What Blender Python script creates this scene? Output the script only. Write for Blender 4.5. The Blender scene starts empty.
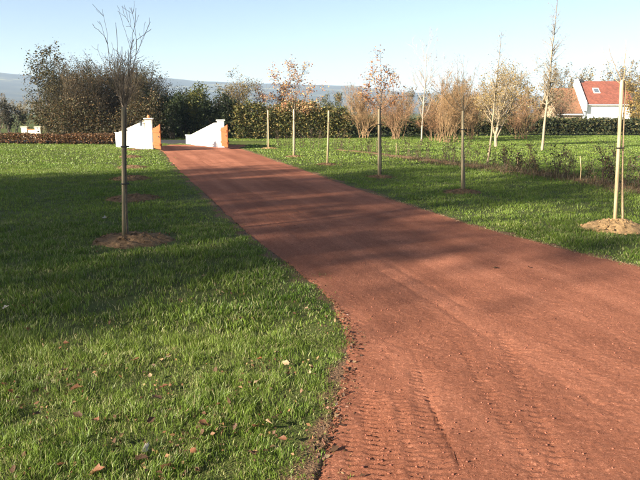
import bpy, math, random
import numpy as np
from mathutils import Vector, noise as mnoise

# ------------------------------------------------------------------ camera, sky, sun, exposure
scene = bpy.context.scene
C = scene.collection
CAM_H, FPX, PITCH = 1.65, 640.0, math.atan(128 / 640)
cam = bpy.data.cameras.new('camera'); cam.sensor_width = 36; cam.lens = 36.0 * FPX / 640
cam.clip_start = 0.05; cam.clip_end = 9000
camo = bpy.data.objects.new('camera', cam); C.objects.link(camo)
camo.location = (0, 0, CAM_H); camo.rotation_euler = (math.pi / 2 - PITCH, 0, 0)
scene.camera = camo

SUN_EL = math.radians(20.5)          # low November sun
SUN_AZ = math.radians(55)            # light travels this far to the right of straight ahead (+Y)
w = bpy.data.worlds.new('World'); scene.world = w; w.use_nodes = True
nt = w.node_tree; bgn = nt.nodes['Background']
sky = nt.nodes.new('ShaderNodeTexSky'); sky.sky_type = 'NISHITA'; sky.sun_disc = False
sky.sun_elevation = SUN_EL; sky.sun_rotation = SUN_AZ + math.pi
sky.air_density = 0.74; sky.dust_density = 1.25; sky.ozone_density = 0.2; sky.altitude = 100
nt.links.new(sky.outputs[0], bgn.inputs[0]); bgn.inputs[1].default_value = 0.05
sl = bpy.data.lights.new('sun', 'SUN'); sl.energy = 5.0; sl.angle = math.radians(0.7); sl.color = (1.0, 0.91, 0.77)
so = bpy.data.objects.new('sun', sl); C.objects.link(so)
dvec = Vector((math.sin(SUN_AZ) * math.cos(SUN_EL), math.cos(SUN_AZ) * math.cos(SUN_EL), -math.sin(SUN_EL)))
so.rotation_euler = dvec.to_track_quat('-Z', 'Y').to_euler(); so.location = (-20, -14, 12)
vs = scene.view_settings; vs.view_transform = 'Standard'; vs.look = 'None'; vs.gamma = 1.0
vs.use_curve_mapping = False; vs.exposure = 2.05
scene.cycles.use_denoising = True
scene.cycles.max_bounces = 6; scene.cycles.transparent_max_bounces = 6; scene.cycles.volume_bounces = 0
scene.cycles.sample_clamp_indirect = 4.0

# ------------------------------------------------------------------ helpers
R0 = np.random.default_rng(7)
ct, st = math.cos(PITCH), math.sin(PITCH)
def ray(px, py):
    u, v = (px - 320) / FPX, (240 - py) / FPX
    return np.array([u, ct + v * st, -st + v * ct])
def gp(px, py, z=0.0):
    d = ray(px, py); t = (z - CAM_H) / d[2]
    return np.array([d[0] * t, d[1] * t, z])
def at(px, py, Y):
    d = ray(px, py); t = Y / d[1]
    return np.array([d[0] * t, Y, CAM_H + d[2] * t])

def hash2(ix, iy, seed):
    n = (ix.astype(np.int64) * 374761393 + iy.astype(np.int64) * 668265263 + seed * 1442695041) & 0x7fffffff
    n = ((n ^ (n >> 13)) * 1274126177) & 0x7fffffff
    return ((n ^ (n >> 16)) & 0xffff) / 65535.0
def vnoise(x, y, seed=0):
    x = np.asarray(x, float); y = np.asarray(y, float)
    ix, iy = np.floor(x), np.floor(y); fx, fy = x - ix, y - iy
    fx = fx * fx * (3 - 2 * fx); fy = fy * fy * (3 - 2 * fy)
    a, b = hash2(ix, iy, seed), hash2(ix + 1, iy, seed)
    c, d = hash2(ix, iy + 1, seed), hash2(ix + 1, iy + 1, seed)
    return (a * (1 - fx) + b * fx) * (1 - fy) + (c * (1 - fx) + d * fx) * fy
def fbm(x, y, seed=0, oct=4):
    s, a, t = 0, 0.5, 0
    for o in range(oct):
        s = s + a * vnoise(x * 2 ** o, y * 2 ** o, seed + o * 17); t += a; a *= 0.5
    return s / t

def mesh(name, V, faces, mat=None, col=None, smooth=False):
    """faces: list of int arrays (n,3) / (n,4)"""
    V = np.asarray(V, np.float32); me = bpy.data.meshes.new(name)
    faces = [np.asarray(f, np.int32) for f in faces if len(f)]
    nl = sum(f.size for f in faces); nf = sum(len(f) for f in faces)
    me.vertices.add(len(V)); me.vertices.foreach_set('co', V.ravel())
    me.loops.add(nl); me.polygons.add(nf)
    me.loops.foreach_set('vertex_index', np.concatenate([f.ravel() for f in faces]))
    tot = np.concatenate([np.full(len(f), f.shape[1], np.int32) for f in faces])
    start = np.concatenate([[0], np.cumsum(tot)[:-1]]).astype(np.int32)
    me.polygons.foreach_set('loop_start', start); me.polygons.foreach_set('loop_total', tot)
    if smooth: me.polygons.foreach_set('use_smooth', np.ones(nf, bool))
    me.update(calc_edges=True)
    if col is not None:
        a = me.color_attributes.new('Col', 'FLOAT_COLOR', 'POINT')
        c4 = np.ones((len(V), 4), np.float32); c4[:, :3] = np.broadcast_to(col, (len(V), 3))
        a.data.foreach_set('color', c4.ravel())
    if mat: me.materials.append(mat)
    return me
def link(name, data, parent=None, loc=None, rotz=0, scale=None):
    o = bpy.data.objects.new(name, data); C.objects.link(o)
    if parent: o.parent = parent
    if loc is not None: o.location = loc
    if rotz: o.rotation_euler = (0, 0, rotz)
    if scale is not None: o.scale = (scale,) * 3 if np.isscalar(scale) else scale
    return o
def tag(o, label=None, cat=None, group=None, kind=None):
    if label: o['label'] = label
    if cat: o['category'] = cat
    if group: o['group'] = group
    if kind: o['kind'] = kind
    return o
def thing(name, label, cat, loc=(0, 0, 0), rotz=0, group=None, scale=None):
    return tag(link(name, None, None, loc, rotz, scale), label, cat, group)
def join(parts):
    """parts: list of (V, [faces], col) -> merged"""
    Vs, T, Q, Cs, off = [], [], [], [], 0
    for V, F, c in parts:
        V = np.asarray(V, float)
        if not len(V): continue
        for f in F:
            f = np.asarray(f)
            if len(f): (T if f.shape[1] == 3 else Q).append(f + off)
        Vs.append(V); Cs.append(np.broadcast_to(c, (len(V), 3))); off += len(V)
    F = []
    if T: F.append(np.concatenate(T))
    if Q: F.append(np.concatenate(Q))
    return np.concatenate(Vs), F, np.concatenate(Cs)

def tubes(S, ns=4):
    """S (n,8): p0 p1 r0 r1 -> frustums"""
    S = np.asarray(S, float)
    if not len(S): return np.zeros((0, 3)), []
    p0, p1, r0, r1 = S[:, :3], S[:, 3:6], S[:, 6], S[:, 7]
    d = p1 - p0; d /= np.linalg.norm(d, axis=1, keepdims=True) + 1e-9
    ref = np.where(np.abs(d[:, 2:3]) > 0.9, np.array([[1.0, 0, 0]]), np.array([[0, 0, 1.0]]))
    a = np.cross(d, ref); a /= np.linalg.norm(a, axis=1, keepdims=True) + 1e-9; b = np.cross(d, a)
    th = np.arange(ns) * 2 * math.pi / ns
    ring = a[:, None] * np.cos(th)[None, :, None] + b[:, None] * np.sin(th)[None, :, None]
    V = np.stack([p0[:, None] + ring * r0[:, None, None], p1[:, None] + ring * r1[:, None, None]], 1)
    n = len(S); k = np.arange(ns); k2 = (k + 1) % ns
    q = np.stack([k, k2, ns + k2, ns + k], 1)
    F = (q[None] + (np.arange(n) * 2 * ns)[:, None, None]).reshape(-1, 4)
    return V.reshape(-1, 3), [F]
def poly_tube(P, r, ns=8, cap=True):
    """joined tube along a polyline"""
    P = np.asarray(P, float); n = len(P); r = np.broadcast_to(r, n)
    V = []
    T = np.gradient(P, axis=0); T /= np.linalg.norm(T, axis=1, keepdims=True)
    a = None
    for i in range(n):
        if a is None:
            ref = np.array([1.0, 0, 0]) if abs(T[i][2]) > .8 else np.array([0, 0, 1.0])
            a = np.cross(T[i], ref)
        a = a - T[i] * np.dot(a, T[i]); a /= np.linalg.norm(a); b = np.cross(T[i], a)
        th = np.arange(ns) * 2 * math.pi / ns
        V.append(P[i] + r[i] * (np.cos(th)[:, None] * a + np.sin(th)[:, None] * b))
    V = np.concatenate(V); k = np.arange(ns); k2 = (k + 1) % ns
    F = np.concatenate([np.stack([i * ns + k, i * ns + k2, (i + 1) * ns + k2, (i + 1) * ns + k], 1) for i in range(n - 1)])
    fs = [F]
    if cap:
        V = np.concatenate([V, P[:1], P[-1:]])
        fs.append(np.concatenate([np.stack([k2, k, np.full(ns, n * ns)], 1),
                                  np.stack([(n - 1) * ns + k, (n - 1) * ns + k2, np.full(ns, n * ns + 1)], 1)]))
    return V, fs
def box(x0, x1, y0, y1, z0, z1):
    V = np.array([(x, y, z) for z in (z0, z1) for y in (y0, y1) for x in (x0, x1)], float)
    F = np.array([(0, 2, 3, 1), (4, 5, 7, 6), (0, 1, 5, 4), (2, 6, 7, 3), (0, 4, 6, 2), (1, 3, 7, 5)])
    return V, [F]
def prism(pts, axis_vec):
    """polygon pts (n,3) extruded by axis_vec"""
    P = np.asarray(pts, float); n = len(P); V = np.concatenate([P, P + np.asarray(axis_vec, float)])
    me_faces = [list(range(n))[::-1], [n + i for i in range(n)]] + [[i, (i + 1) % n, n + (i + 1) % n, n + i] for i in range(n)]
    return V, me_faces
def prism_mesh(name, pts, vec, mat, bevel=0.0):
    V, F = prism(pts, vec); me = bpy.data.meshes.new(name); me.from_pydata([tuple(v) for v in V], [], F)
    import bmesh
    bm = bmesh.new(); bm.from_mesh(me); bmesh.ops.recalc_face_normals(bm, faces=bm.faces)
    if bevel: bmesh.ops.bevel(bm, geom=list(bm.edges), offset=bevel, segments=1, affect='EDGES', clamp_overlap=True)
    bm.to_mesh(me); bm.free(); me.materials.append(mat); return me
def box_mesh(name, b, mat, bevel=0.0):
    x0, x1, y0, y1, z0, z1 = b
    return prism_mesh(name, [(x0, y0, z0), (x1, y0, z0), (x1, y1, z0), (x0, y1, z0)], (0, 0, z1 - z0), mat, bevel)
def leaves(P, size, col, rng, up=0.3, aspect=0.6, jc=0.25):
    """one bent two-triangle leaf per point"""
    P = np.asarray(P, float); n = len(P)
    if not n: return np.zeros((0, 3)), [], np.zeros((0, 3))
    a = rng.normal(size=(n, 3)); a[:, 2] *= 0.7; a /= np.linalg.norm(a, axis=1, keepdims=True)
    b = rng.normal(size=(n, 3)); b[:, 2] *= up + .3; b -= a * np.sum(a * b, 1, keepdims=True); b /= np.linalg.norm(b, axis=1, keepdims=True)
    s = size * (.45 + 1.2 * rng.random((n, 1)) ** 1.3); nn = np.cross(a, b)
    V = np.stack([P - a * s * .5, P + b * s * aspect * .5 + nn * s * .12, P + a * s * .5, P - b * s * aspect * .5 + nn * s * .12], 1).reshape(-1, 3)
    i = np.arange(n) * 4
    F = np.concatenate([np.stack([i, i + 1, i + 2], 1), np.stack([i, i + 2, i + 3], 1)])
    col = np.asarray(col, float)
    if col.ndim == 1: col = np.broadcast_to(col, (n, 3))
    elif len(col) != n: col = col[rng.integers(0, len(col), n)]
    cc = np.clip(col * rng.uniform(1 - jc, 1 + jc, (n, 1)), 0, 1)
    return V, [F], np.repeat(cc, 4, 0)

# ------------------------------------------------------------------ materials
def new_mat(name):
    m = bpy.data.materials.new(name); m.use_nodes = True
    t = m.node_tree; t.nodes.clear(); return m, t
def N(t, typ, **kw):
    n = t.nodes.new(typ)
    for k, v in kw.items():
        if k.startswith('i_'): n.inputs[int(k[2:]) if k[2:].isdigit() else k[2:]].default_value = v
        else: setattr(n, k, v)
    return n
def ramp(t, fac, stops):
    r = N(t, 'ShaderNodeValToRGB'); e = r.color_ramp.elements
    while len(e) < len(stops): e.new(0.5)
    for el, (p, c) in zip(e, stops): el.position = p; el.color = (*c, 1)
    t.links.new(fac, r.inputs[0]); return r.outputs[0]
def noise_node(t, scale, detail=4, rough=.55, coord=None, dist=0.0):
    n = N(t, 'ShaderNodeTexNoise'); n.inputs['Scale'].default_value = scale
    n.inputs['Detail'].default_value = detail; n.inputs['Roughness'].default_value = rough
    n.inputs['Distortion'].default_value = dist
    if coord is not None: t.links.new(coord, n.inputs['Vector'])
    return n
def mixc(t, fac, a, b, mode='MIX'):
    m = N(t, 'ShaderNodeMix', data_type='RGBA', blend_type=mode)
    for s, v in ((m.inputs['Factor'], fac), (m.inputs[6], a), (m.inputs[7], b)):
        if isinstance(v, (int, float)): s.default_value = v
        elif isinstance(v, tuple): s.default_value = (*v, 1)
        else: t.links.new(v, s)
    return m.outputs[2]
def pos(t): return N(t, 'ShaderNodeNewGeometry').outputs['Position']
def objco(t): return N(t, 'ShaderNodeTexCoord').outputs['Object']
def finish(t, col, rough=.8, bump=None, dist=.01, strength=.5, spec=.3, metal=0):
    p = N(t, 'ShaderNodeBsdfPrincipled'); o = N(t, 'ShaderNodeOutputMaterial')
    if isinstance(col, tuple): p.inputs['Base Color'].default_value = (*col, 1)
    else: t.links.new(col, p.inputs['Base Color'])
    if isinstance(rough, (int, float)): p.inputs['Roughness'].default_value = rough
    else: t.links.new(rough, p.inputs['Roughness'])
    p.inputs['Specular IOR Level'].default_value = spec; p.inputs['Metallic'].default_value = metal
    if bump is not None:
        b = N(t, 'ShaderNodeBump'); b.inputs['Distance'].default_value = dist; b.inputs['Strength'].default_value = strength
        t.links.new(bump, b.inputs['Height']); t.links.new(b.outputs[0], p.inputs['Normal'])
    t.links.new(p.outputs[0], o.inputs[0]); return p
def leaf_mat(name, trans=.3, rough=.6):
    m, t = new_mat(name); a = N(t, 'ShaderNodeAttribute', attribute_name='Col')
    d = N(t, 'ShaderNodeBsdfPrincipled'); d.inputs['Roughness'].default_value = rough; d.inputs['Specular IOR Level'].default_value = .25
    tr = N(t, 'ShaderNodeBsdfTranslucent'); mx = N(t, 'ShaderNodeMixShader'); mx.inputs[0].default_value = trans
    o = N(t, 'ShaderNodeOutputMaterial')
    t.links.new(a.outputs[0], d.inputs['Base Color']); t.links.new(a.outputs[0], tr.inputs[0])
    t.links.new(d.outputs[0], mx.inputs[1]); t.links.new(tr.outputs[0], mx.inputs[2]); t.links.new(mx.outputs[0], o.inputs[0])
    return m
def bark_mat(name, scale=40):
    m, t = new_mat(name); a = N(t, 'ShaderNodeAttribute', attribute_name='Col')
    n = noise_node(t, scale, 3, .6, objco(t))
    c = mixc(t, 1.0, a.outputs[0], ramp(t, n.outputs[0], [(.3, (.6, .6, .6)), (.7, (1.25, 1.2, 1.15))]), 'MULTIPLY')
    finish(t, c, .85, n.outputs[0], .006, .6); return m
def simple(name, base, var=.2, scale=8, rough=.8, bumpd=.005, bs=.4, spec=.3, detail=5):
    m, t = new_mat(name); n = noise_node(t, scale, detail, .6, objco(t))
    lo = tuple(c * (1 - var) for c in base); hi = tuple(min(1, c * (1 + var)) for c in base)
    finish(t, ramp(t, n.outputs[0], [(.3, lo), (.7, hi)]), rough, n.outputs[0], bumpd, bs, spec); return m

M = {}
M['leaf'] = leaf_mat('foliage'); M['grass'] = leaf_mat('grass_blade', .35, .45)
M['bark'] = bark_mat('bark')
M['soil'] = simple('soil', (.15, .092, .048), .55, 14, .95, .03, .9, .1)
M['sand'] = simple('sandy_soil', (.30, .19, .09), .45, 18, .95, .02, .9, .1)
M['render'] = simple('white_render', (.80, .78, .74), .05, 6, .85, .002, .3)
M['cream'] = simple('cream_stone', (.70, .62, .46), .12, 9, .85, .004, .4)
M['terracotta'] = simple('terracotta', (.42, .17, .07), .2, 20, .8)
M['iron'] = simple('dark_iron', (.03, .03, .032), .2, 20, .5)
M['rubber'] = simple('black_rubber', (.02, .02, .02), .2, 30, .6)
M['asphalt'] = simple('asphalt', (.028, .028, .028), .3, 30, .9, .006, .6)
M['oldstone'] = simple('old_stone', (.30, .22, .14), .25, 5, .9)

def wood(name, base, var=.25, sc=(30, 30, 3)):
    m, t = new_mat(name); mp = N(t, 'ShaderNodeMapping'); mp.inputs['Scale'].default_value = sc
    t.links.new(objco(t), mp.inputs[0]); n = noise_node(t, 1.0, 5, .6, mp.outputs[0])
    lo = tuple(c * (1 - var) for c in base); hi = tuple(min(1, c * (1 + var)) for c in base)
    finish(t, ramp(t, n.outputs[0], [(.3, lo), (.7, hi)]), .7, n.outputs[0], .004, .5); return m
M['stake'] = wood('pale_stake_wood', (.44, .33, .18), .4); M['stake_dark'] = wood('weathered_stake_wood', (.21, .17, .10))
M['stake_grey'] = wood('grey_stake_wood', (.30, .24, .14), .35)
M['gatewood'] = wood('orange_gate_wood', (.25, .075, .022), .2, (14, 14, 1.5))

# lawn
m, t = new_mat('lawn'); P_ = pos(t)
n1 = noise_node(t, .35, 5, .6, P_); n2 = noise_node(t, 6, 4, .65, P_); n3 = noise_node(t, 60, 3, .7, P_)
c = ramp(t, n1.outputs[0], [(.3, (.055, .070, .018)), (.55, (.075, .096, .022)), (.75, (.105, .125, .030))])
c = mixc(t, 1.0, c, ramp(t, n2.outputs[0], [(.3, (.7, .72, .6)), (.7, (1.25, 1.2, 1.1))]), 'MULTIPLY')
c = mixc(t, ramp(t, n3.outputs[0], [(.48, (0, 0, 0)), (.72, (.7, .7, .7))]), c, (.07, .048, .022))
c = mixc(t, N(t, 'ShaderNodeAttribute', attribute_name='Col').outputs['Fac'], c, ramp(t, n3.outputs[0], [(.3, (.10, .055, .03)), (.7, (.20, .12, .065))]))
hb = N(t, 'ShaderNodeMath', operation='ADD'); t.links.new(n2.outputs[0], hb.inputs[0]); t.links.new(n3.outputs[0], hb.inputs[1])
finish(t, c, .9, hb.outputs[0], .06, .7, .15); M['lawn'] = m
# red drive
m, t = new_mat('red_gravel'); P_ = pos(t)
g = noise_node(t, 260, 3, .75, P_); g2 = noise_node(t, 70, 4, .7, P_); b1 = noise_node(t, .8, 5, .6, P_); b2 = noise_node(t, 5, 4, .6, P_)
mp = N(t, 'ShaderNodeMapping'); mp.vector_type = 'TEXTURE'; mp.inputs['Rotation'].default_value = (0, 0, math.radians(17)); mp.inputs['Scale'].default_value = (.5, 9, 1)
t.links.new(P_, mp.inputs[0]); stk = noise_node(t, 1, 4, .6, mp.outputs[0])
c = ramp(t, g.outputs[0], [(.25, (.195, .060, .034)), (.5, (.365, .140, .078)), (.78, (.54, .25, .145))])
c = mixc(t, .6, c, ramp(t, b1.outputs[0], [(.3, (.74, .72, .70)), (.7, (1.12, 1.12, 1.12))]), 'MULTIPLY')
c = mixc(t, .7, c, ramp(t, stk.outputs[0], [(.34, (.68, .64, .64)), (.5, (.95, .94, .94)), (.66, (1.32, 1.36, 1.4))]), 'MULTIPLY')
c = mixc(t, .5, c, ramp(t, b2.outputs[0], [(.3, (.75, .72, .72)), (.7, (1.15, 1.15, 1.15))]), 'MULTIPLY')
vo = N(t, 'ShaderNodeTexVoronoi'); vo.inputs['Scale'].default_value = 95; t.links.new(P_, vo.inputs['Vector'])
sp = N(t, 'ShaderNodeSeparateColor'); t.links.new(vo.outputs['Color'], sp.inputs[0])
c = mixc(t, .8, c, ramp(t, sp.outputs[0], [(.0, (.55, .52, .52)), (.12, (.9, .9, .9)), (.8, (1.0, 1.0, 1.0)), (.93, (1.3, 1.35, 1.4)), (1.0, (1.55, 1.7, 1.8))]), 'MULTIPLY')
hb = N(t, 'ShaderNodeMath', operation='ADD'); t.links.new(g.outputs[0], hb.inputs[0]); t.links.new(g2.outputs[0], hb.inputs[1])
finish(t, c, .95, hb.outputs[0], .018, .95, .10); M['drive'] = m
m, t = new_mat('red_clod'); oc = noise_node(t, 40, 2, .6, pos(t))
finish(t, ramp(t, oc.outputs[0], [(.3, (.10, .032, .02)), (.7, (.30, .11, .065))]), .95, None); M['clod'] = m
# hills
m, t = new_mat('hill_fields'); P_ = pos(t); mp = N(t, 'ShaderNodeMapping'); mp.inputs['Scale'].default_value = (.010, .010, .06)
t.links.new(P_, mp.inputs[0]); n = noise_node(t, 1, 5, .65, mp.outputs[0])
finish(t, ramp(t, n.outputs[0], [(.38, (.02, .028, .022)), (.55, (.04, .045, .03)), (.63, (.17, .16, .07)), (.72, (.05, .05, .04))]), .95); M['hill'] = m
# roofs: courses of small flat tiles
def roof_mat(name, base):
    m, t = new_mat(name); br = N(t, 'ShaderNodeTexBrick'); co = objco(t); t.links.new(co, br.inputs[0])
    br.inputs['Scale'].default_value = 1; br.inputs['Brick Width'].default_value = .22; br.inputs['Row Height'].default_value = .14
    br.inputs['Mortar Size'].default_value = .012
    br.inputs['Color1'].default_value = (*base, 1); br.inputs['Color2'].default_value = (*(x * .65 for x in base), 1); br.inputs['Mortar'].default_value = (*(x * .4 for x in base), 1)
    n = noise_node(t, 1.2, 4, .6, co)
    c = mixc(t, 1.0, br.outputs[0], ramp(t, n.outputs[0], [(.3, (.75, .78, .75)), (.7, (1.2, 1.15, 1.1))]), 'MULTIPLY')
    finish(t, c, .85, br.outputs['Fac'], .02, -.6); return m
M['roof'] = roof_mat('roof_tiles', (.26, .085, .055)); M['roof2'] = roof_mat('old_roof_tiles', (.22, .105, .055))
m, t = new_mat('window_glass'); finish(t, (.10, .12, .14), .06, None, spec=.6); M['glass'] = m

# ------------------------------------------------------------------ setting: ground, drive, road, hills
EL = np.array([gp(*p)[:2] for p in [(159, 147.3), (185, 176), (210, 199), (248, 234), (262, 245), (309, 279), (338, 304), (351, 325), (355, 345), (351, 372), (343, 400), (334, 432), (320, 470), (309, 500)]])
EL = np.concatenate([EL, [[-.35, 1.6], [-1.0, .4], [-1.9, -1.0], [-2.6, -3.0], [-3, -6]]])
ER = np.array([gp(*p)[:2] for p in [(238, 148.3), (300, 169.5), (356, 189), (400, 203), (468, 225), (560, 249), (640, 268)]])
ER = np.concatenate([ER, [[4.4, 3.4], [5.2, .5], [5.9, -2], [7, -6]]])
def xl(y): return np.interp(y, EL[::-1, 1], EL[::-1, 0])
def xr(y): return np.interp(y, ER[::-1, 1], ER[::-1, 0])
GATE_Y = gp(159, 147.3)[1]
print('gate Y', GATE_Y)
def gh(x, y):
    x = np.asarray(x, float); y = np.asarray(y, float)
    r = np.hypot(x, y)
    side = np.maximum(np.maximum(xl(y) - x, x - xr(y)), np.where(y > 32.2, (y - 32.2), -9.0))
    k = np.clip((side + .09) / .10, 0, 1)
    h = -.05 * (1 - k) + k * (0.016 + 0.05 * (fbm(x * .5, y * .5, 3, 3) - .5) + .03 * (fbm(x * 2.2, y * 2.2, 5, 2) - .5))
    return np.where(r < 70, h, h * 0)
def ground_mesh():
    rr = np.concatenate([[0.3], np.linspace(.6, 2, 12), np.linspace(2.05, 8, 130), np.linspace(8.08, 14, 60), np.geomspace(14.4, 60, 90), np.geomspace(64, 4200, 40)])
    th = np.concatenate([np.linspace(math.radians(45), math.radians(135), 361)[:-1], np.linspace(math.radians(135), math.radians(405), 271)[:-1]]); nth = len(th)
    X = rr[:, None] * np.cos(th); Y = rr[:, None] * np.sin(th); Z = gh(X, Y) - .002
    V = np.stack([X, Y, Z], -1).reshape(-1, 3); n = len(rr); k = np.arange(nth); k2 = (k + 1) % nth
    F = np.concatenate([np.stack([i * nth + k, (i + 1) * nth + k, (i + 1) * nth + k2, i * nth + k2], 1) for i in range(n - 1)])
    V = np.concatenate([V, [[0, 0, 0]]]); cap = np.stack([k, k2, np.full(nth, len(V) - 1)], 1)
    side = np.maximum(np.maximum(xl(V[:, 1]) - V[:, 0], V[:, 0] - xr(V[:, 1])), np.where(V[:, 1] > 32.2, V[:, 1] - 32.2, -9))
    mg = np.clip(1 - (side - .02 - .45 * np.clip(fbm(V[:, 0] * 3.6, V[:, 1] * 3.6, 91, 4) - .38, 0, 1)) / .06, 0, 1)
    return mesh('ground', V, [F, cap], M['lawn'], np.repeat(mg[:, None], 3, 1), smooth=True)
tag(link('ground', ground_mesh()), kind='structure')

def seg_dist(x, y, a, b):
    a, b = np.asarray(a[:2]), np.asarray(b[:2]); d = b - a; L = np.linalg.norm(d); d = d / L
    s = (x - a[0]) * d[0] + (y - a[1]) * d[1]; n = (x - a[0]) * -d[1] + (y - a[1]) * d[0]
    return s, n, L
def drive_z(x, y, u):
    w_ = xr(y) - xl(y); de = np.minimum(u, 1 - u) * w_
    z = .012 + .008 * (fbm(x * 1.1, y * 1.1, 11, 3) - .5)
    near = np.clip((9 - y) / 4, 0, 1)
    z += near * (.0028 * (fbm(x * 9, y * 9, 21, 3) - .5) + .010 * (fbm(x * 40, y * 40, 23, 2) - .5))
    # tyre treads beside the grass edge, running along the drive
    for a, b, wd, per, amp in [(gp(372, 385), gp(392, 520), .10, .045, .0065), (gp(350, 420), gp(362, 540), .06, .045, .006), (gp(396, 380), gp(424, 520), .05, .045, .0045), (gp(420, 360), gp(440, 500), .09, .05, .003),
                               (gp(500, 330), gp(560, 470), .06, .06, .003), (gp(455, 335), gp(560, 520), .05, .05, .003)]:
        s, n, L = seg_dist(x, y, a, b)
        m_ = np.clip((wd - np.abs(n)) / .03, 0, 1) * np.clip(s / .3, 0, 1) * np.clip((L - s) / .2 + 1, 0, 1)
        ph = s / per + np.abs(n) * 6 + .6 * fbm(x * 4, y * 4, 31, 2)
        z += m_ * (amp * np.sin(ph * 2 * math.pi) * (.5 + fbm(x * 7, y * 7, 33, 2)) - .004)
    # narrow wheel scratches
    for a, b, wd, dep in [(gp(427, 396), gp(462, 472), .014, .014), (gp(415, 355), gp(429, 398), .014, .006), (gp(262, 234), gp(322, 225), .02, .012), (gp(322, 225), gp(400, 216), .015, .006),
                          (gp(520, 400), gp(545, 480), .012, .004), (gp(535, 400), gp(563, 480), .012, .004), (gp(505, 340), gp(530, 392), .01, .004),
                          (gp(230, 190), gp(330, 262), .05, .006), (gp(260, 190), gp(470, 310), .06, .006), (gp(200, 160), gp(620, 420), .05, .005)]:
        s, n, L = seg_dist(x, y, a, b); n = n + .02 * (fbm(s * 3, s * 0, 41, 2) - .5)
        z -= dep * np.clip(1 - np.abs(n) / wd, 0, 1) * ((s > 0) & (s < L))
    # ragged feathered rim that dives under the turf
    rim = .05 + .10 * fbm(x * 3.5, y * 3.5, 51, 3)
    z -= .035 * np.clip((rim - de) / rim, 0, 1) ** 1.4
    return z
def drive_mesh():
    ys = [-5.5]
    while ys[-1] < GATE_Y + 2.2:
        y = ys[-1]
        ys.append(y + (.25 if y < 1.6 else .05 if y < 2.3 else .0105 if y < 4.6 else .016 if y < 7 else .026 if y < 11 else .05 if y < 18 else .1))
    ys = np.array(ys); nu = 300; u = np.linspace(0, 1, nu)
    Y = np.repeat(ys[:, None], nu, 1); L_ = xl(Y) - .10; R_ = xr(Y) + .10
    wob = .10 * (fbm(Y * 1.3, Y * 0 + 2, 61, 3) - .5)
    X = L_ + wob + (R_ - L_) * u
    Z = drive_z(X, Y, np.repeat(u[None], len(ys), 0))
    V = np.stack([X, Y, Z], -1).reshape(-1, 3); i = np.arange(len(ys) - 1)[:, None] * nu + np.arange(nu - 1)[None]
    F = np.stack([i, i + 1, i + nu + 1, i + nu], -1).reshape(-1, 4)
    return mesh('drive', V, [F], M['drive'], smooth=True)
tag(link('drive', drive_mesh()), kind='structure')

# the public lane beyond the gate
lane = prism_mesh('lane', [(-60, 35.6, -.05), (-5.2, 33.97, -.05), (-5.2, 36.97, -.05), (-60, 38.6, -.05)], (0, 0, .14), M['asphalt'])
tag(link('lane', lane), kind='structure')

def hills_mesh():
    az = np.radians(np.linspace(-100, 100, 260)); rr = np.linspace(700, 2600, 46)
    px = 320 + 640 * np.tan(np.clip(az, -1.1, 1.1))
    crest = np.interp(px, [-900, -200, 0, 60, 170, 260, 350, 400, 460, 640, 1400], [26, 32, 35, 31, 32, 28, 26, 19, 17, 14, 20]) / 640 * 1800
    A, Rr = np.meshgrid(az, rr, indexing='ij')
    prof = np.clip((Rr - 750) / 1050, 0, 1) ** 1.5 * np.where(Rr > 1850, 1 - .25 * (Rr - 1850) / 750, 1)
    X, Y = Rr * np.sin(A), Rr * np.cos(A)
    Z = crest[:, None] * prof * (1 + .10 * (fbm(X * .004, Y * .004, 71, 3) - .5)) + 4 * (fbm(X * .03, Y * .03, 73, 3) - .5) * np.clip((Rr - 750) / 300, 0, 1) - 1.0 * (Rr < 760)
    V = np.stack([X, Y, Z], -1).reshape(-1, 3); n = len(rr)
    i = np.arange(len(az) - 1)[:, None] * n + np.arange(n - 1)[None]
    F = np.stack([i, i + n, i + n + 1, i + 1], -1).reshape(-1, 4)
    return mesh('hills', V, [F], M['hill'], smooth=True)
tag(link('hills', hills_mesh()), kind='structure')

# haze
m, t = new_mat('haze_air'); pv = N(t, 'ShaderNodeVolumePrincipled'); pv.inputs['Color'].default_value = (.58, .76, 1.0, 1)
pv.inputs['Density'].default_value = .00025; pv.inputs['Anisotropy'].default_value = 0.0
o_ = N(t, 'ShaderNodeOutputMaterial'); t.links.new(pv.outputs[0], o_.inputs['Volume'])
tag(link('haze', box_mesh('haze', (-4300, 4300, -4300, 4300, -3, 122), m)), kind='stuff')

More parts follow.
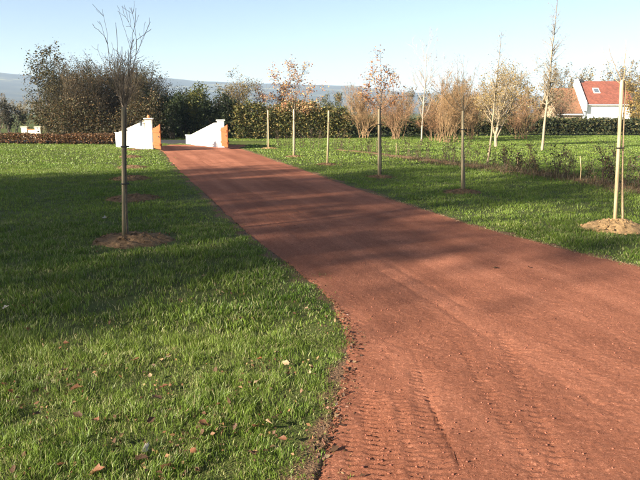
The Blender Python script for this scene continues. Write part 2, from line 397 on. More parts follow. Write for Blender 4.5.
# planting strip of rough soil along the young hedge
ROW = np.array([gp(*p)[:2] for p in [(262, 145), (300, 147.5), (340, 150.5), (400, 157), (470, 166), (545, 175), (620, 187), (700, 200), (800, 216)]])
def row_at(s):
    d = np.concatenate([[0], np.cumsum(np.linalg.norm(np.diff(ROW, axis=0), axis=1))])
    return np.array([np.interp(s, d, ROW[:, 0]), np.interp(s, d, ROW[:, 1])]), d[-1]
ROWLEN = row_at(0)[1]
def bed_mesh():
    ss = np.linspace(6.0, ROWLEN, 260); V = []; nu = 22
    for k, s in enumerate(ss):
        p, _ = row_at(s); q, _ = row_at(min(s + .2, ROWLEN)); q0, _ = row_at(s - .2)
        tdir = (q - q0) / np.linalg.norm(q - q0); nrm = np.array([-tdir[1], tdir[0]])
        wd = (.14 + .42 * min(1, max(0, (s - 6) / 14))) * (.6 + 1.0 * float(fbm(np.array(s * .9), np.array(1.0), 81, 3)))
        for j in range(nu):
            a = (j / (nu - 1) * 2 - 1); xy = p + nrm * a * wd
            z = float(gh(xy[0], xy[1])) + .07 * (1 - a * a) ** .7 * (.5 + float(fbm(np.array(xy[0] * 4), np.array(xy[1] * 4), 83, 3))) - .035
            V.append((xy[0], xy[1], z))
    i = np.arange(len(ss) - 1)[:, None] * nu + np.arange(nu - 1)[None]
    return mesh('planting_bed', np.array(V), [np.stack([i, i + nu, i + nu + 1, i + 1], -1).reshape(-1, 4)], M['soil'], smooth=True)
tag(link('planting_bed', bed_mesh()), kind='structure')

# ------------------------------------------------------------------ mounds (positions are needed by the grass)
MOUNDS = []   # x, y, radius
LEFT = [(126, 241), (129, 200), (127.5, 180), (128.5, 168), (127.5, 157.5), (132, 150)]
RIGHT = [(269, 148.5), (294, 157), (327, 165.5), (379.5, 177.5), (463, 193), (615, 231)]
LR = [.66, .60, .55, .52, .5, .45]; RR = [.42, .40, .42, .42, .46, .50]
for p, r in zip(LEFT, LR): g_ = gp(*p); MOUNDS.append((g_[0] + .1, g_[1], r))
for p, r in zip(RIGHT, RR): g_ = gp(*p); MOUNDS.append((g_[0], g_[1], r))

# ------------------------------------------------------------------ lawn grass (stuff)
PATCH = [(-1.5, 3.0, .0)]
def grass(name, n, y0, y1, hgt, wid, seg, seed, extra_bare=True):
    rng = np.random.default_rng(seed)
    y = y0 + (y1 - y0) * np.sqrt(rng.uniform((y0 / y1) ** 2, 1, n)) if False else np.sqrt(rng.uniform(y0 * y0, y1 * y1, n))
    x = rng.uniform(-1, 1, n) * (.53 * y + .9)
    L_, R_ = xl(y), xr(y)
    edge = .75 * (fbm(x * 3.6, y * 3.6, 91, 4) - .50) + rng.normal(0, .03, n)
    inside = (x > L_ - edge) & (x < R_ + edge) & (y < GATE_Y + 2.2)
    ln = 35.6 - (x + 60) / 57 * 1.7; keep = ~inside & ~((x < -3) & (y > ln - .1) & (y < ln + 3.1))
    for mx, my, mr in MOUNDS:
        d = np.hypot(x - mx, (y - my)); keep &= (d > mr * (.5 + .3 * rng.random(n) + .55 * fbm(x * 3, y * 3, 94, 2)))
    # thin, worn patches
    dens = .5 * fbm(x * 1.6, y * 1.6, 93, 3) + .5 * fbm(x * 6, y * 6, 96, 3); keep &= rng.random(n) < np.clip((dens - .34) * 6, .22, 1)
    bed, bd = ROW, np.full(n, 9.)
    for a, b in zip(ROW[:-1], ROW[1:]):
        s, q, L = seg_dist(x, y, a, b); bd = np.where((s > 0) & (s < L), np.minimum(bd, np.abs(q)), bd)
    keep &= (bd > .3 + .3 * fbm(x * 1.5, y * 1.5, 98, 2)) | (rng.random(n) < .3) | (y > 24)
    x, y = x[keep], y[keep]; n = len(x)
    ed = np.minimum(np.abs(x - xl(y)), np.abs(x - xr(y)))
    z = np.maximum(gh(x, y), -.005) - .008
    clump = fbm(x * 7, y * 7, 95, 2)
    h = hgt * (.25 + 1.3 * clump) * rng.uniform(.6, 1.25, n) * np.clip(.42 + ed * 1.3, .42, 1)
    ang = rng.uniform(0, 2 * math.pi, n); lean = rng.uniform(.15, .85, n) * h
    # neighbouring blades lean alike
    la = 2 * math.pi * fbm(x * 3, y * 3, 97, 2) * 2 + rng.normal(0, 1.5, n)
    dx, dy = np.cos(la) * lean, np.sin(la) * lean
    wx, wy = np.cos(ang) * wid * .5 * rng.uniform(.7, 1.3, n), np.sin(ang) * wid * .5 * rng.uniform(.7, 1.3, n)
    b = np.stack([x, y, z], 1); W = np.stack([wx, wy, 0 * wx], 1)
    tip = b + np.stack([dx, dy, h], 1)
    big = np.clip(.6 * fbm(x * .45, y * .45, 99, 3) + .4 * fbm(x * 3, y * 3, 90, 2) * 1.0 + .8 * (fbm(x * 1.1, y * 1.1, 89, 2) - .5), 0, 1)
    col = np.array([.090, .160, .016]) * (1 - big[:, None]) + np.array([.172, .226, .038]) * big[:, None]
    straw = rng.random(n) < .15 * (1 + 1.5 * (clump < .4)); col[straw] = np.array([.30, .29, .12])
    dark = rng.random(n) < .22; col[dark] *= .62
    if seg == 1: col[straw] = col[straw] * .35 + np.array([.125, .175, .028]) * .65; col[dark] *= 1.25
    col *= rng.uniform(.75, 1.25, (n, 1))
    i = np.arange(n)
    if seg == 1:
        V = np.stack([b - W, b + W, tip], 1).reshape(-1, 3); F = [np.stack([i * 3, i * 3 + 1, i * 3 + 2], 1)]; cc = np.repeat(col, 3, 0)
    else:
        mid = b + np.stack([dx * .32, dy * .32, h * .62], 1)
        V = np.stack([b - W, b + W, mid - W * .75, mid + W * .75, tip], 1).reshape(-1, 3); j = i * 5
        F = [np.stack([j, j + 1, j + 3], 1), np.stack([j, j + 3, j + 2], 1), np.stack([j + 2, j + 3, j + 4], 1)]; F = [np.concatenate(F)]; cc = np.repeat(col, 5, 0)
    o = link(name, mesh(name, V, F, M['grass'], cc))
    return o, n
ntot = 0
for nm, n, y0, y1, h, wd, sg, sd in [('grass', 190000, 1.7, 4.6, .055, .0034, 2, 1), ('grass', 170000, 4.6, 9.5, .052, .007, 2, 2), ('grass', 230000, 9.5, 20, .046, .016, 1, 3), ('grass', 210000, 20, 46, .05, .040, 1, 4)]:
    o, k = grass(nm, n, y0, y1, h, wd, sg, sd); ntot += k
    tag(o, ['short dewy lawn grass around the fallen leaves', 'lawn grass beside the first staked trees', 'mown lawn grass either side of the middle drive', 'far sunlit lawn grass by the gate and orchard'][sd - 1], 'grass', kind='stuff')
print('blades', ntot)

# clods on the drive (stuff)
def clods():
    rng = np.random.default_rng(5); n = 7500
    y = 2.2 + (11 - 2.2) * rng.random(n) ** 1.9; u = rng.random(n); e = rng.random(n) < .35; u[e] = rng.random(e.sum()) ** 3 * .25
    x = xl(y) + (xr(y) - xl(y)) * (.02 + .97 * u); z = drive_z(x, y, u) + .001
    s = .0028 + .0075 * rng.random(n) ** 5
    base = np.array([(1, 0, 0), (0, 1, 0), (-1, 0, 0), (0, -1, 0), (0, 0, .8), (0, 0, -.5)], float)
    V = base[None] * s[:, None, None] * rng.uniform(.6, 1.3, (n, 6, 1)); a = rng.uniform(0, 6.28, n)
    Rx = V[..., 0] * np.cos(a)[:, None] - V[..., 1] * np.sin(a)[:, None]; Ry = V[..., 0] * np.sin(a)[:, None] + V[..., 1] * np.cos(a)[:, None]
    V = np.stack([Rx, Ry, V[..., 2]], -1) + np.stack([x, y, z], 1)[:, None]
    f = np.array([(0, 1, 4), (1, 2, 4), (2, 3, 4), (3, 0, 4), (1, 0, 5), (2, 1, 5), (3, 2, 5), (0, 3, 5)])
    F = (f[None] + (np.arange(n) * 6)[:, None, None]).reshape(-1, 3)
    return mesh('gravel', V.reshape(-1, 3), [F], M['clod'])
tag(link('gravel', clods()), 'loose red gravel grit scattered over the drive', 'gravel', kind='stuff')

# ------------------------------------------------------------------ mounds and stakes
def mound_mesh(r, h, seed, mat, col=None):
    rng = np.random.default_rng(seed); nr, na = 22, 56; V = [(0, 0, h)]
    th = np.arange(na) * 2 * math.pi / na
    for i in range(1, nr + 1):
        q = i / nr; wob = 1 + .35 * (fbm(np.cos(th) * 2 + 5, np.sin(th) * 2 + seed, seed, 3) - .5)
        x, y = np.cos(th) * r * q * wob * 1.08, np.sin(th) * r * q * wob
        z = h * (1 - q ** 1.7) + .10 * r * (fbm(x * 9, y * 9, seed + 3, 3) - .5) * (1 - q * .5) + .05 * (fbm(x * 24, y * 24, seed + 5, 2) - .5) - .05 * q ** 3
        V += list(zip(x, y, z))
    V = np.array(V); k = np.arange(na); k2 = (k + 1) % na
    F = np.concatenate([np.stack([1 + (i - 1) * na + k, 1 + i * na + k, 1 + i * na + k2, 1 + (i - 1) * na + k2], 1) for i in range(1, nr)])
    T = np.stack([np.zeros(na, int), 1 + k, 1 + k2], 1)
    return mesh('soil_mound', V, [T, F], mat, smooth=False)
def clod_part(r, h, seed, mat, n=160):
    rng = np.random.default_rng(seed + 50); a = rng.uniform(0, 6.28, n); q = rng.random(n) ** .6 * 1.1
    x, y = np.cos(a) * r * q, np.sin(a) * r * q; z = h * np.clip(1 - q ** 1.7, 0, 1) + .005
    s = .007 + .022 * rng.random(n) ** 3
    base = np.array([(1, 0, 0), (0, 1, 0), (-1, 0, 0), (0, -1, 0), (0, 0, .8), (0, 0, -.8)], float)
    V = base[None] * s[:, None, None] * rng.uniform(.5, 1.3, (n, 6, 1)) + np.stack([x, y, z], 1)[:, None]
    f = np.array([(0, 1, 4), (1, 2, 4), (2, 3, 4), (3, 0, 4), (1, 0, 5), (2, 1, 5), (3, 2, 5), (0, 3, 5)])
    return mesh('clods', V.reshape(-1, 3), [(f[None] + (np.arange(n) * 6)[:, None, None]).reshape(-1, 3)], mat)
ORD = ['nearest the gate', 'second from the gate', 'third from the gate', 'fourth from the gate', 'fifth from the gate', 'farthest from the gate']
for i, (mx, my, mr) in enumerate(MOUNDS):
    left = i < 6; j = 5 - i if left else i - 6
    sandy = (not left) and j in (0, 5); mat = M['sand'] if sandy else M['soil']
    h = [.10, .085, .08, .07, .07, .06][i] if left else [.05, .06, .06, .06, .07, .14][j]
    if left: lab = 'dark earth mound in the row leading to the lantern pillar, ' + ORD[j]
    elif j == 5: lab = 'pale sandy mound at the foot of the leaning pale stake'
    else: lab = ('pale' if sandy else 'brown') + ' earth mound in the staked row beside the young hedge, ' + ORD[j]
    mo = thing('soil_mound', lab, 'soil mound', (mx, my, float(gh(mx, my)) - .01), 0, 'earth mounds around the planted trees')
    link('mound', mound_mesh(mr, h, 100 + i, mat), mo)
    cl = link('clods', clod_part(mr, h, 100 + i, mat), mo); cl['kind'] = 'stuff'

def stake_thing(px_base, px_top, Y, r, mat, label, group, ties=(.78,), rb=None):
    b = at(px_base[0], px_base[1], Y); b[2] = float(gh(b[0], b[1])) - .03
    tp = at(px_top[0], px_top[1], Y); o = thing('tree_stake', label, 'stake', tuple(b), 0, group)
    d = tp - b; L = np.linalg.norm(d); P = [d * k for k in (0, .25, .5, .75, .985, 1.0)]
    V, F = poly_tube(P, [r * 1.04, r, r * .98, r * .97, r * .95, r * .6], 10)
    link('pole', mesh('pole', V, F, mat, smooth=False), o)
    for f in ties:
        c = d * f; th = np.linspace(0, 2 * math.pi, 15)
        ring = np.stack([c[0] + .022 + (r + .028) * np.cos(th), c[1] + (r + .012) * np.sin(th), c[2] + 0 * th], 1)
        V, F = poly_tube(ring, .009, 5, False); link('tie', mesh('tie', V, F, M['rubber']), o)
    return o

# ------------------------------------------------------------------ branch growth
def unit(v): return v / (np.linalg.norm(v) + 1e-9)
def grow(rng, p, d, L, r, lvl, cfg, out, tips):
    n = max(2, int(round(L / cfg['seg'][min(lvl, len(cfg['seg']) - 1)]))); step = L / n; d = unit(np.asarray(d, float)); p = np.asarray(p, float)
    last = lvl >= cfg['levels']
    for i in range(n):
        d = unit(d + rng.normal(0, cfg.get('jit0', cfg['jit']) if lvl == 0 else cfg['jit'], 3) + np.array([0, 0, cfg['up'][min(lvl, len(cfg['up']) - 1)]]))
        q = p + d * step; ra, rb = r * (1 - .85 * i / n), r * (1 - .85 * (i + 1) / n)
        out.append((*p, *q, max(ra, cfg['rmin']), max(rb, cfg['rmin'])))
        if lvl >= cfg.get('tiplvl', cfg['levels']): tips.append(q)
        if not last and (i + 1) / n >= cfg['start'][min(lvl, len(cfg['start']) - 1)]:
            k = rng.poisson(cfg['kids'][min(lvl, len(cfg['kids']) - 1)])
            for _ in range(k):
                a = rng.normal(size=3); a = unit(a - d * np.dot(a, d)); ang = cfg['ang'][min(lvl, len(cfg['ang']) - 1)] * rng.uniform(.7, 1.3)
                cl = L * cfg['ratio'][min(lvl, len(cfg['ratio']) - 1)] * rng.uniform(.5, 1.15) * (1.15 - .75 * (i + 1) / n * cfg.get('cone', .6))
                if cl > cfg['rmin'] * 6: grow(rng, q, d * math.cos(ang) + a * math.sin(ang), cl, rb * .6, lvl + 1, cfg, out, tips)
        p = q
def tree_meshes(seed, cfg, stems, bark, leafcols=None, nleaf=0, lsize=.08, spread=.12, trunk_lvl_r=.02, zmin=0, low=False):
    """stems: list of (p, d, L, r). -> (trunk mesh, crown mesh, foliage mesh or None)"""
    rng = np.random.default_rng(seed); out, tips = [], []
    own = []
    for k, (p, d, L, r) in enumerate(stems): grow(rng, p, d, L, r, 0, cfg, out, tips); own += [k] * (len(out) - len(own))
    S = np.array(out); own = np.array(own); big = S[:, 6] > trunk_lvl_r
    bark = np.asarray(bark, float)
    def cols(V): return np.clip(bark * (.8 + .4 * fbm(V[:, 0] * 6, V[:, 2] * 2, seed, 2))[:, None], 0, 1)
    cv, cf = tubes(S[~big], 3); tm = []
    for k in range(len(stems)):
        sel = big & (own == k)
        if sel.any(): tv, tf = tubes(S[sel], 6); tm.append(mesh('trunk', tv, tf, M['bark'], cols(tv), True))
    cm = mesh('branches', cv, cf, M['bark'], cols(cv)) if len(cv) else None
    fm = None
    if nleaf and len(tips):
        T = np.array(tips); T = T[T[:, 2] > zmin]
        if low: T = T[rng.random(len(T)) < np.clip(1.5 - 1.45 * T[:, 2] / T[:, 2].max(), .06, 1)]
        P = T[rng.integers(0, len(T), nleaf)] + rng.normal(0, spread, (nleaf, 3)); P[:, 2] = np.maximum(P[:, 2], .03)
        lv, lf, lc = leaves(P, lsize, np.asarray(leafcols, float), rng)
        fm = mesh('foliage', lv, lf, M['leaf'], lc)
    return tm, cm, fm
def place_tree(name, label, cat, meshes, loc, rotz=0, scale=None, group=None):
    o = thing(name, label, cat, (float(loc[0]), float(loc[1]), float(gh(loc[0], loc[1])) - .03), rotz, group, scale)
    for nm, me in zip(('trunk', 'branches', 'foliage'), meshes):
        for m1 in (me if isinstance(me, list) else [me] if me else []):
            c_ = link(nm, m1, o)
            if nm != 'trunk': c_['kind'] = 'stuff'
    return o

# ---- young planted trees (explicit limbs, then twigs)
def young(name, label, base_px, Y, limbs, trunk_top_px, r, bark, group, twigs=None, leaf=None, seed=0, lowtw=False):
    b = at(base_px[0], base_px[1], Y); b[2] = float(gh(b[0], b[1])) - .03; rng = np.random.default_rng(seed)
    o = thing(name, label, 'tree', tuple(b), 0, group); bark = np.asarray(bark, float)
    tp = at(trunk_top_px[0], trunk_top_px[1], Y) - b
    ks = np.linspace(0, 1, 9); P = ks[:, None] * tp + np.stack([.012 * np.sin(ks * 5 + seed), .012 * np.cos(ks * 4), 0 * ks], 1)
    V, F = poly_tube(P, r * (1 - .3 * ks), 8); link('trunk', mesh('trunk', V, F, M['bark'], bark, True), o)
    parts, S, tips = [], [], []
    for pts, rr, dy in limbs:
        Q = np.array([at(x, y, Y) - b for x, y in pts]); kk = np.linspace(0, 1, len(Q)); Q[:, 1] += dy * kk ** 1.0
        # subdivide with a little wander
        kd = np.linspace(0, 1, 41); Qd = np.stack([np.interp(kd, kk, Q[:, c]) for c in range(3)], 1)
        for _ in range(12): Qd[1:-1] = (Qd[:-2] + 2 * Qd[1:-1] + Qd[2:]) / 4
        kf = np.linspace(0, 1, 14); Qf = Qd[np.round(kf * 40).astype(int)].copy()
        Qf += rng.normal(0, .005, Qf.shape) * (kf > 0)[:, None]
        V, F = poly_tube(Qf, np.maximum(rr * (1 - .75 * kf), .0028), 6); parts.append((V, F, bark * rng.uniform(.7, 1.2)))
        if twigs:
            cfg, cnt, tl, trr = twigs
            for _ in range(cnt):
                i = rng.integers(1, 8) if lowtw else rng.integers(2, 14); dv = unit(Qf[i] - Qf[i - 1]); dd = unit(dv + rng.normal(0, .28 if lowtw else .7, 3)); grow(rng, Qf[i], dd, tl * rng.uniform(.4, 1.2), trr, 1, cfg, S, tips)
        tips += list(Qf[3:])
    if S: V, F = tubes(np.array(S), 3); parts.append((V, F, bark))
    V, F, cc = join(parts); link('branches', mesh('branches', V, F, M['bark'], cc), o)
    if leaf:
        n, size, lc, sp = leaf; T = np.array(tips); P = T[rng.integers(0, len(T), n)] + rng.normal(0, sp, (n, 3)); lv, lf, lcol = leaves(P, size, np.array(lc), rng)
        link('foliage', mesh('foliage', lv, lf, M['leaf'], lcol), o)
    return o
TW = dict(seg=[.15, .08, .06], levels=2, jit=.12, up=[.1, .08, .05], start=[.2, .3, .3], kids=[1, .8, .5], ang=[.7, .7, .7], ratio=[.5, .5, .5], rmin=.0022, tiplvl=1)
GL = 'trees of the row leading to the lantern pillar'; GR = 'staked trees beside the young hedge'
DK = (.11, .088, .066); GREY = (.17, .145, .105)
# first tree of the lantern-pillar row
Y1 = gp(126, 241)[1]
young('young_tree', 'bare young tree with tall whippy branches on the mound farthest from the gate', (127.5, 241), Y1,
      [([(124.5, 108), (117, 90), (111, 70), (109, 48), (107.5, 37), (101, 32), (96, 25)], .0058, -.10),
       ([(124, 107), (119, 85), (115.5, 60), (113, 22)], .0058, .12),
       ([(124.5, 106), (127, 85), (129.5, 55), (132.5, 30), (135, 8)], .0065, .05),
       ([(125, 104), (130, 80), (134, 50), (136.5, 36), (142, 33), (148, 27)], .0058, .15),
       ([(125, 109), (131, 97), (137, 88), (142, 81)], .0065, -.14), ([(124, 100), (116, 88), (111, 79), (108, 74)], .0045, .2),
       ([(124, 108), (123, 90), (122.4, 68), (122.2, 46)], .008, 0), ([(125, 103), (129, 90), (130, 72), (132, 58)], .0058, -.1),
       ([(124, 104), (121, 95), (117, 80), (118, 62)], .0045, -.12), ([(125, 102), (133, 90), (135, 76), (139, 64)], .0045, .1)],
      (124.8, 104), .018, (.15, .12, .085), GL, (TW, 6, .40, .0032), None, 3, True)
stake_thing((123.5, 241), (123, 107), Y1 - .05, .021, M['stake_dark'], 'dark weathered stake tied to the whippy bare tree on the mound farthest from the gate', 'stakes of the row leading to the lantern pillar', (.72, .45))
for k in range(1, 6):
    px, py = 125.6, LEFT[k][1]; Yk = gp(px, py)[1]; rng = np.random.default_rng(40 + k); H = 640 / Yk
    tx, ty = px - 1.5, 112 - 2.0 * H / 30
    limbs = []
    for q in range(6):
        a = rng.uniform(-.42, .42); ln = rng.uniform(.5, 1.0) * H * .85
        limbs.append(([(tx, ty + 3), (tx + ln * a * .5, ty - ln * .45), (tx + ln * a * .8, ty - ln)], .007, rng.uniform(-.3, .3)))
    limbs.append(([(tx, ty + 3), (tx - .3, ty - H * .5), (tx, ty - H * 1.0)], .009, 0))
    young('young_tree', 'bare young tree in the row leading to the lantern pillar, ' + ORD[5 - k], (px, py), Yk, limbs, (tx, ty), .02, DK, GL, (TW, 4, .2, .004), None, 50 + k)
    stake_thing((px - 1.2, py), (px - 2.2, 110), Yk - .05, .024, M['stake_dark'], 'dark weathered stake in the row leading to the lantern pillar, ' + ORD[5 - k], 'stakes of the row leading to the lantern pillar')
# the row beside the young hedge
RUST = [(.46, .21, .085), (.50, .25, .11), (.36, .155, .07), (.48, .30, .15)]
TAN = [(.42, .25, .11), (.36, .19, .08), (.30, .12, .06), (.46, .30, .15)]
def yb(j): return gp(*RIGHT[j])[1]
# nearest the gate: a bare whip; stakes only just show it
young('young_tree', 'thin bare whip behind the stake nearest the gate, beside the young hedge', (267.3, 148), yb(0) + .12, [([(267, 112), (266, 98), (266.5, 84)], .006, 0), ([(267, 112), (270, 102), (272, 94)], .005, .1)], (267, 111), .012, GREY, GR, None, None, 60)
stake_thing((268.5, 148.5), (268.0, 110), yb(0), .029, M['stake'], 'pale stake in the row beside the young hedge, nearest the gate', 'stakes of the row beside the young hedge')
young('young_tree', 'young tree with round crown of tan leaves beside the young hedge', (294.8, 157), yb(1) + .08,
      [([(294.5, 112), (288, 98), (281, 86), (277, 78)], .012, -.2), ([(294.5, 112), (292, 95), (290, 80), (289, 66)], .012, .15), ([(294.5, 110), (297, 92), (300, 80), (303, 68)], .012, .25),
       ([(294.5, 112), (303, 100), (310, 90), (316, 84)], .012, -.2), ([(294.5, 114), (286, 106), (278, 100), (271, 97)], .009, .2), ([(294.5, 114), (304, 108), (313, 102), (319, 100)], .009, 0),
       ([(294.5, 112), (295, 95), (295, 80), (294, 72)], .014, 0)], (294.5, 110), .022, GREY, GR, (TW, 12, .4, .005), (2600, .055, TAN, .07), 61)
stake_thing((293.5, 157), (293.8, 109), yb(1), .029, M['stake'], 'pale stake holding the tan-leaved young tree', 'stakes of the row beside the young hedge')
young('young_tree', 'thin bare whip behind the lone pale stake beside the young hedge', (328.2, 165.5), yb(2) + .12, [([(328, 113), (326.5, 102), (327, 92)], .004, 0)], (328, 112), .011, GREY, GR, None, None, 62)
stake_thing((327.2, 165.5), (328.8, 110.5), yb(2), .029, M['stake'], 'lone pale stake beside the young hedge, third from the gate', 'stakes of the row beside the young hedge')
young('young_tree', 'narrow young tree with rust red leaves beside the young hedge', (380.5, 177.5), yb(3) + .08,
      [([(380.5, 110), (381, 90), (381, 72), (380.5, 58)], .013, 0), ([(380.5, 108), (375, 98), (371, 90), (369, 84)], .008, .15), ([(380.5, 106), (386, 96), (390, 86), (393, 80)], .008, -.1),
       ([(380.5, 98), (376, 88), (374, 80), (373, 74)], .007, -.2), ([(380.5, 96), (385, 86), (388, 76), (387, 68)], .007, .15), ([(380.5, 110), (373, 106), (367, 100), (363, 96)], .007, -.1), ([(380.5, 110), (388, 106), (394, 100), (398, 98)], .007, .15)],
      (380.5, 106), .022, DK, GR, (TW, 11, .28, .004), (1500, .045, RUST, .055), 63)
stake_thing((378.8, 177.5), (379, 109), yb(3), .029, M['stake_grey'], 'grey stake holding the rust-leaved young tree', 'stakes of the row beside the young hedge')
young('young_tree', 'young tree with vase of fine bare twigs beside the young hedge', (464, 193), yb(4) + .06,
      [([(463.5, 112), (455, 98), (450, 85), (447, 74)], .009, .15), ([(463.5, 112), (460, 95), (457, 80), (456, 66)], .009, -.15), ([(463.5, 112), (464, 92), (465, 78), (464, 64)], .009, .1),
       ([(463.5, 112), (468, 96), (472, 82), (474, 72)], .009, -.1), ([(463.5, 113), (473, 100), (480, 90), (483, 83)], .008, .15), ([(463.5, 114), (450, 104), (443, 96), (440, 92)], .007, -.1)],
      (463.5, 111), .019, (.24, .19, .12), GR, (TW, 9, .3, .0036), None, 64)
stake_thing((462.3, 193), (462.8, 111), yb(4), .026, M['stake_grey'], 'slim grey stake holding the vase of fine bare twigs', 'stakes of the row beside the young hedge')
Y6 = yb(5)
young('young_tree', 'bare young tree with three upright shoots on the pale sandy mound', (622.5, 230), Y6 + .03,
      [([(622.5, 82), (617, 70), (612, 58), (608.5, 45)], .0075, .0), ([(623, 84), (625, 70), (625.5, 55), (626, 40)], .008, .0), ([(623, 84), (629, 75), (634, 66), (637, 58)], .0065, .1), ([(622.5, 86), (616, 78), (611, 66), (606, 47)], .005, .12)],
      (624.2, 82), .016, (.33, .24, .14), GR, None, None, 65)
stake_thing((614.5, 230), (622, 80), Y6, .025, M['stake'], 'tall pale stake leaning over the sandy mound', 'stakes of the row beside the young hedge', (.56,))

# ------------------------------------------------------------------ young hedge plants along the bed
HC = dict(seg=[.10, .07, .05], levels=2, jit=.10, up=[.12, .10, .05], start=[.1, .2, .3], kids=[1.3, .8, .4], ang=[.55, .6, .7], ratio=[.45, .45, .5], rmin=.0035, tiplvl=1)
hp = []
for k in range(5):
    rng = np.random.default_rng(200 + k); hgt = [.62, .55, .70, .48, .66][k]
    stems = [((rng.normal(0, .03), rng.normal(0, .03), 0), (rng.normal(0, .18), rng.normal(0, .18), 1), hgt * rng.uniform(.7, 1), .011) for _ in range([1, 2, 3, 4, 2][k])]
    hp.append(tree_meshes(200 + k, HC, stems, (.085, .06, .04), [(.035, .045, .018), (.06, .05, .022), (.09, .055, .028), (.03, .032, .016)], [40, 60, 150, 200, 30][k], .045, .05))
rng = np.random.default_rng(77); s = 1.0; k = 0; HEDGE_LABEL = {0: 'single-stemmed young hedge plant in the rough soil strip', 1: 'sparse twin-stemmed young hedge plant in the rough soil strip', 2: 'bushy three-stemmed young hedge plant in the rough soil strip', 3: 'dense low dark young hedge plant in the rough soil strip', 4: 'twiggy nearly leafless young hedge plant in the rough soil strip'}
while s < ROWLEN - 1:
    (x, y), _ = row_at(s); v = rng.choice([0, 1, 4] if s < 16 else [0, 1, 2, 3, 0, 1, 4]); sc = rng.uniform(.75, 1.25) * (1.0 if s < 16 else 1.0)
    place_tree('hedge_plant', HEDGE_LABEL[int(v)], 'shrub', hp[int(v)], (x + rng.normal(0, .08), y + rng.normal(0, .08)), rng.uniform(0, 6.28), sc, 'young hedge plants along the soil strip')
    s += rng.uniform(.30, .46) if s < 16 else rng.uniform(.18, .32); k += 1
print('hedge plants', k)
for (bx, by, ty) in [(376.5, 153, 138), (396, 157.5, 143), (580, 182, 156), (517, 171.5, 152)]:
    b = gp(bx, by); tp = at(bx + .3, ty, b[1]); o = thing('fence_peg', 'thin pale peg standing in the line of young hedge plants', 'peg', (b[0], b[1], float(gh(b[0], b[1])) - .02), 0, 'thin pegs along the young hedge')
    V, F = poly_tube([np.array([0, 0, 0]), np.array([.004, 0, .3]), (tp - b) * .98, tp - b], [.013, .013, .012, .006], 6); link('rod', mesh('rod', V, F, M['stake']), o)

def dead_weeds():
    rng = np.random.default_rng(19); n = 11000; ss = rng.uniform(7, ROWLEN, n) ; XY = np.array([row_at(q)[0] for q in ss])
    XY += rng.normal(0, .36, (n, 2)) * (.4 + fbm(ss * .7, ss * 0, 22, 2))[:, None] * 1.2; h = rng.uniform(.03, .13, n) * (.5 + fbm(XY[:, 0] * 2, XY[:, 1] * 2, 20, 2)) * np.clip((ss - 5) / 10, .4, 1.2)
    b = np.stack([XY[:, 0], XY[:, 1], gh(XY[:, 0], XY[:, 1]) - .005], 1); a = rng.uniform(0, 6.28, n)
    W = np.stack([np.cos(a), np.sin(a), 0 * a], 1) * .010; tip = b + np.stack([rng.normal(0, .05, n), rng.normal(0, .05, n), h], 1)
    V = np.stack([b - W, b + W, tip], 1).reshape(-1, 3); i = np.arange(n) * 3
    cols = np.array([(.12, .08, .04), (.07, .05, .025), (.18, .13, .07), (.07, .085, .025), (.045, .035, .02)])[rng.integers(0, 5, n)]
    return mesh('dead_weeds', V, [np.stack([i, i + 1, i + 2], 1)], M['grass'], np.repeat(cols, 3, 0))
tag(link('dead_weeds', dead_weeds()), 'brown dead weeds and litter over the soil strip', 'weeds', kind='stuff')
def crumbs(ed, n, cols, sgn, sd):
    rng = np.random.default_rng(sd); y = 2.3 + 11 * rng.random(n) ** (2.2 if sgn > 0 else 1.0); x = ed(y) + sgn * rng.normal(.01, .045, n) + .05 * (fbm(y * 6, y * 0, 30, 2) - .5)
    z = np.where((x - ed(y)) * sgn < 0, .012, .006) + .004 * rng.random(n); P = np.stack([x, y, z], 1)
    lv, lf, lc = leaves(P, .02, np.array(cols), rng)
    return mesh('litter', lv, lf, M['leaf'], lc)
tag(link('litter', crumbs(xr, 5000, [(.30, .22, .11), (.22, .15, .08), (.16, .10, .05), (.36, .27, .15)], -1, 31)), 'pale dry litter along the drive edge below the sandy mound', 'litter', kind='stuff')
tag(link('litter', crumbs(xl, 2600, [(.10, .055, .03), (.06, .035, .02), (.16, .075, .045), (.05, .03, .02), (.2, .12, .06)], 1, 29)), 'dark crumbs of soil and leaf litter along the grass edge of the drive', 'litter', kind='stuff')

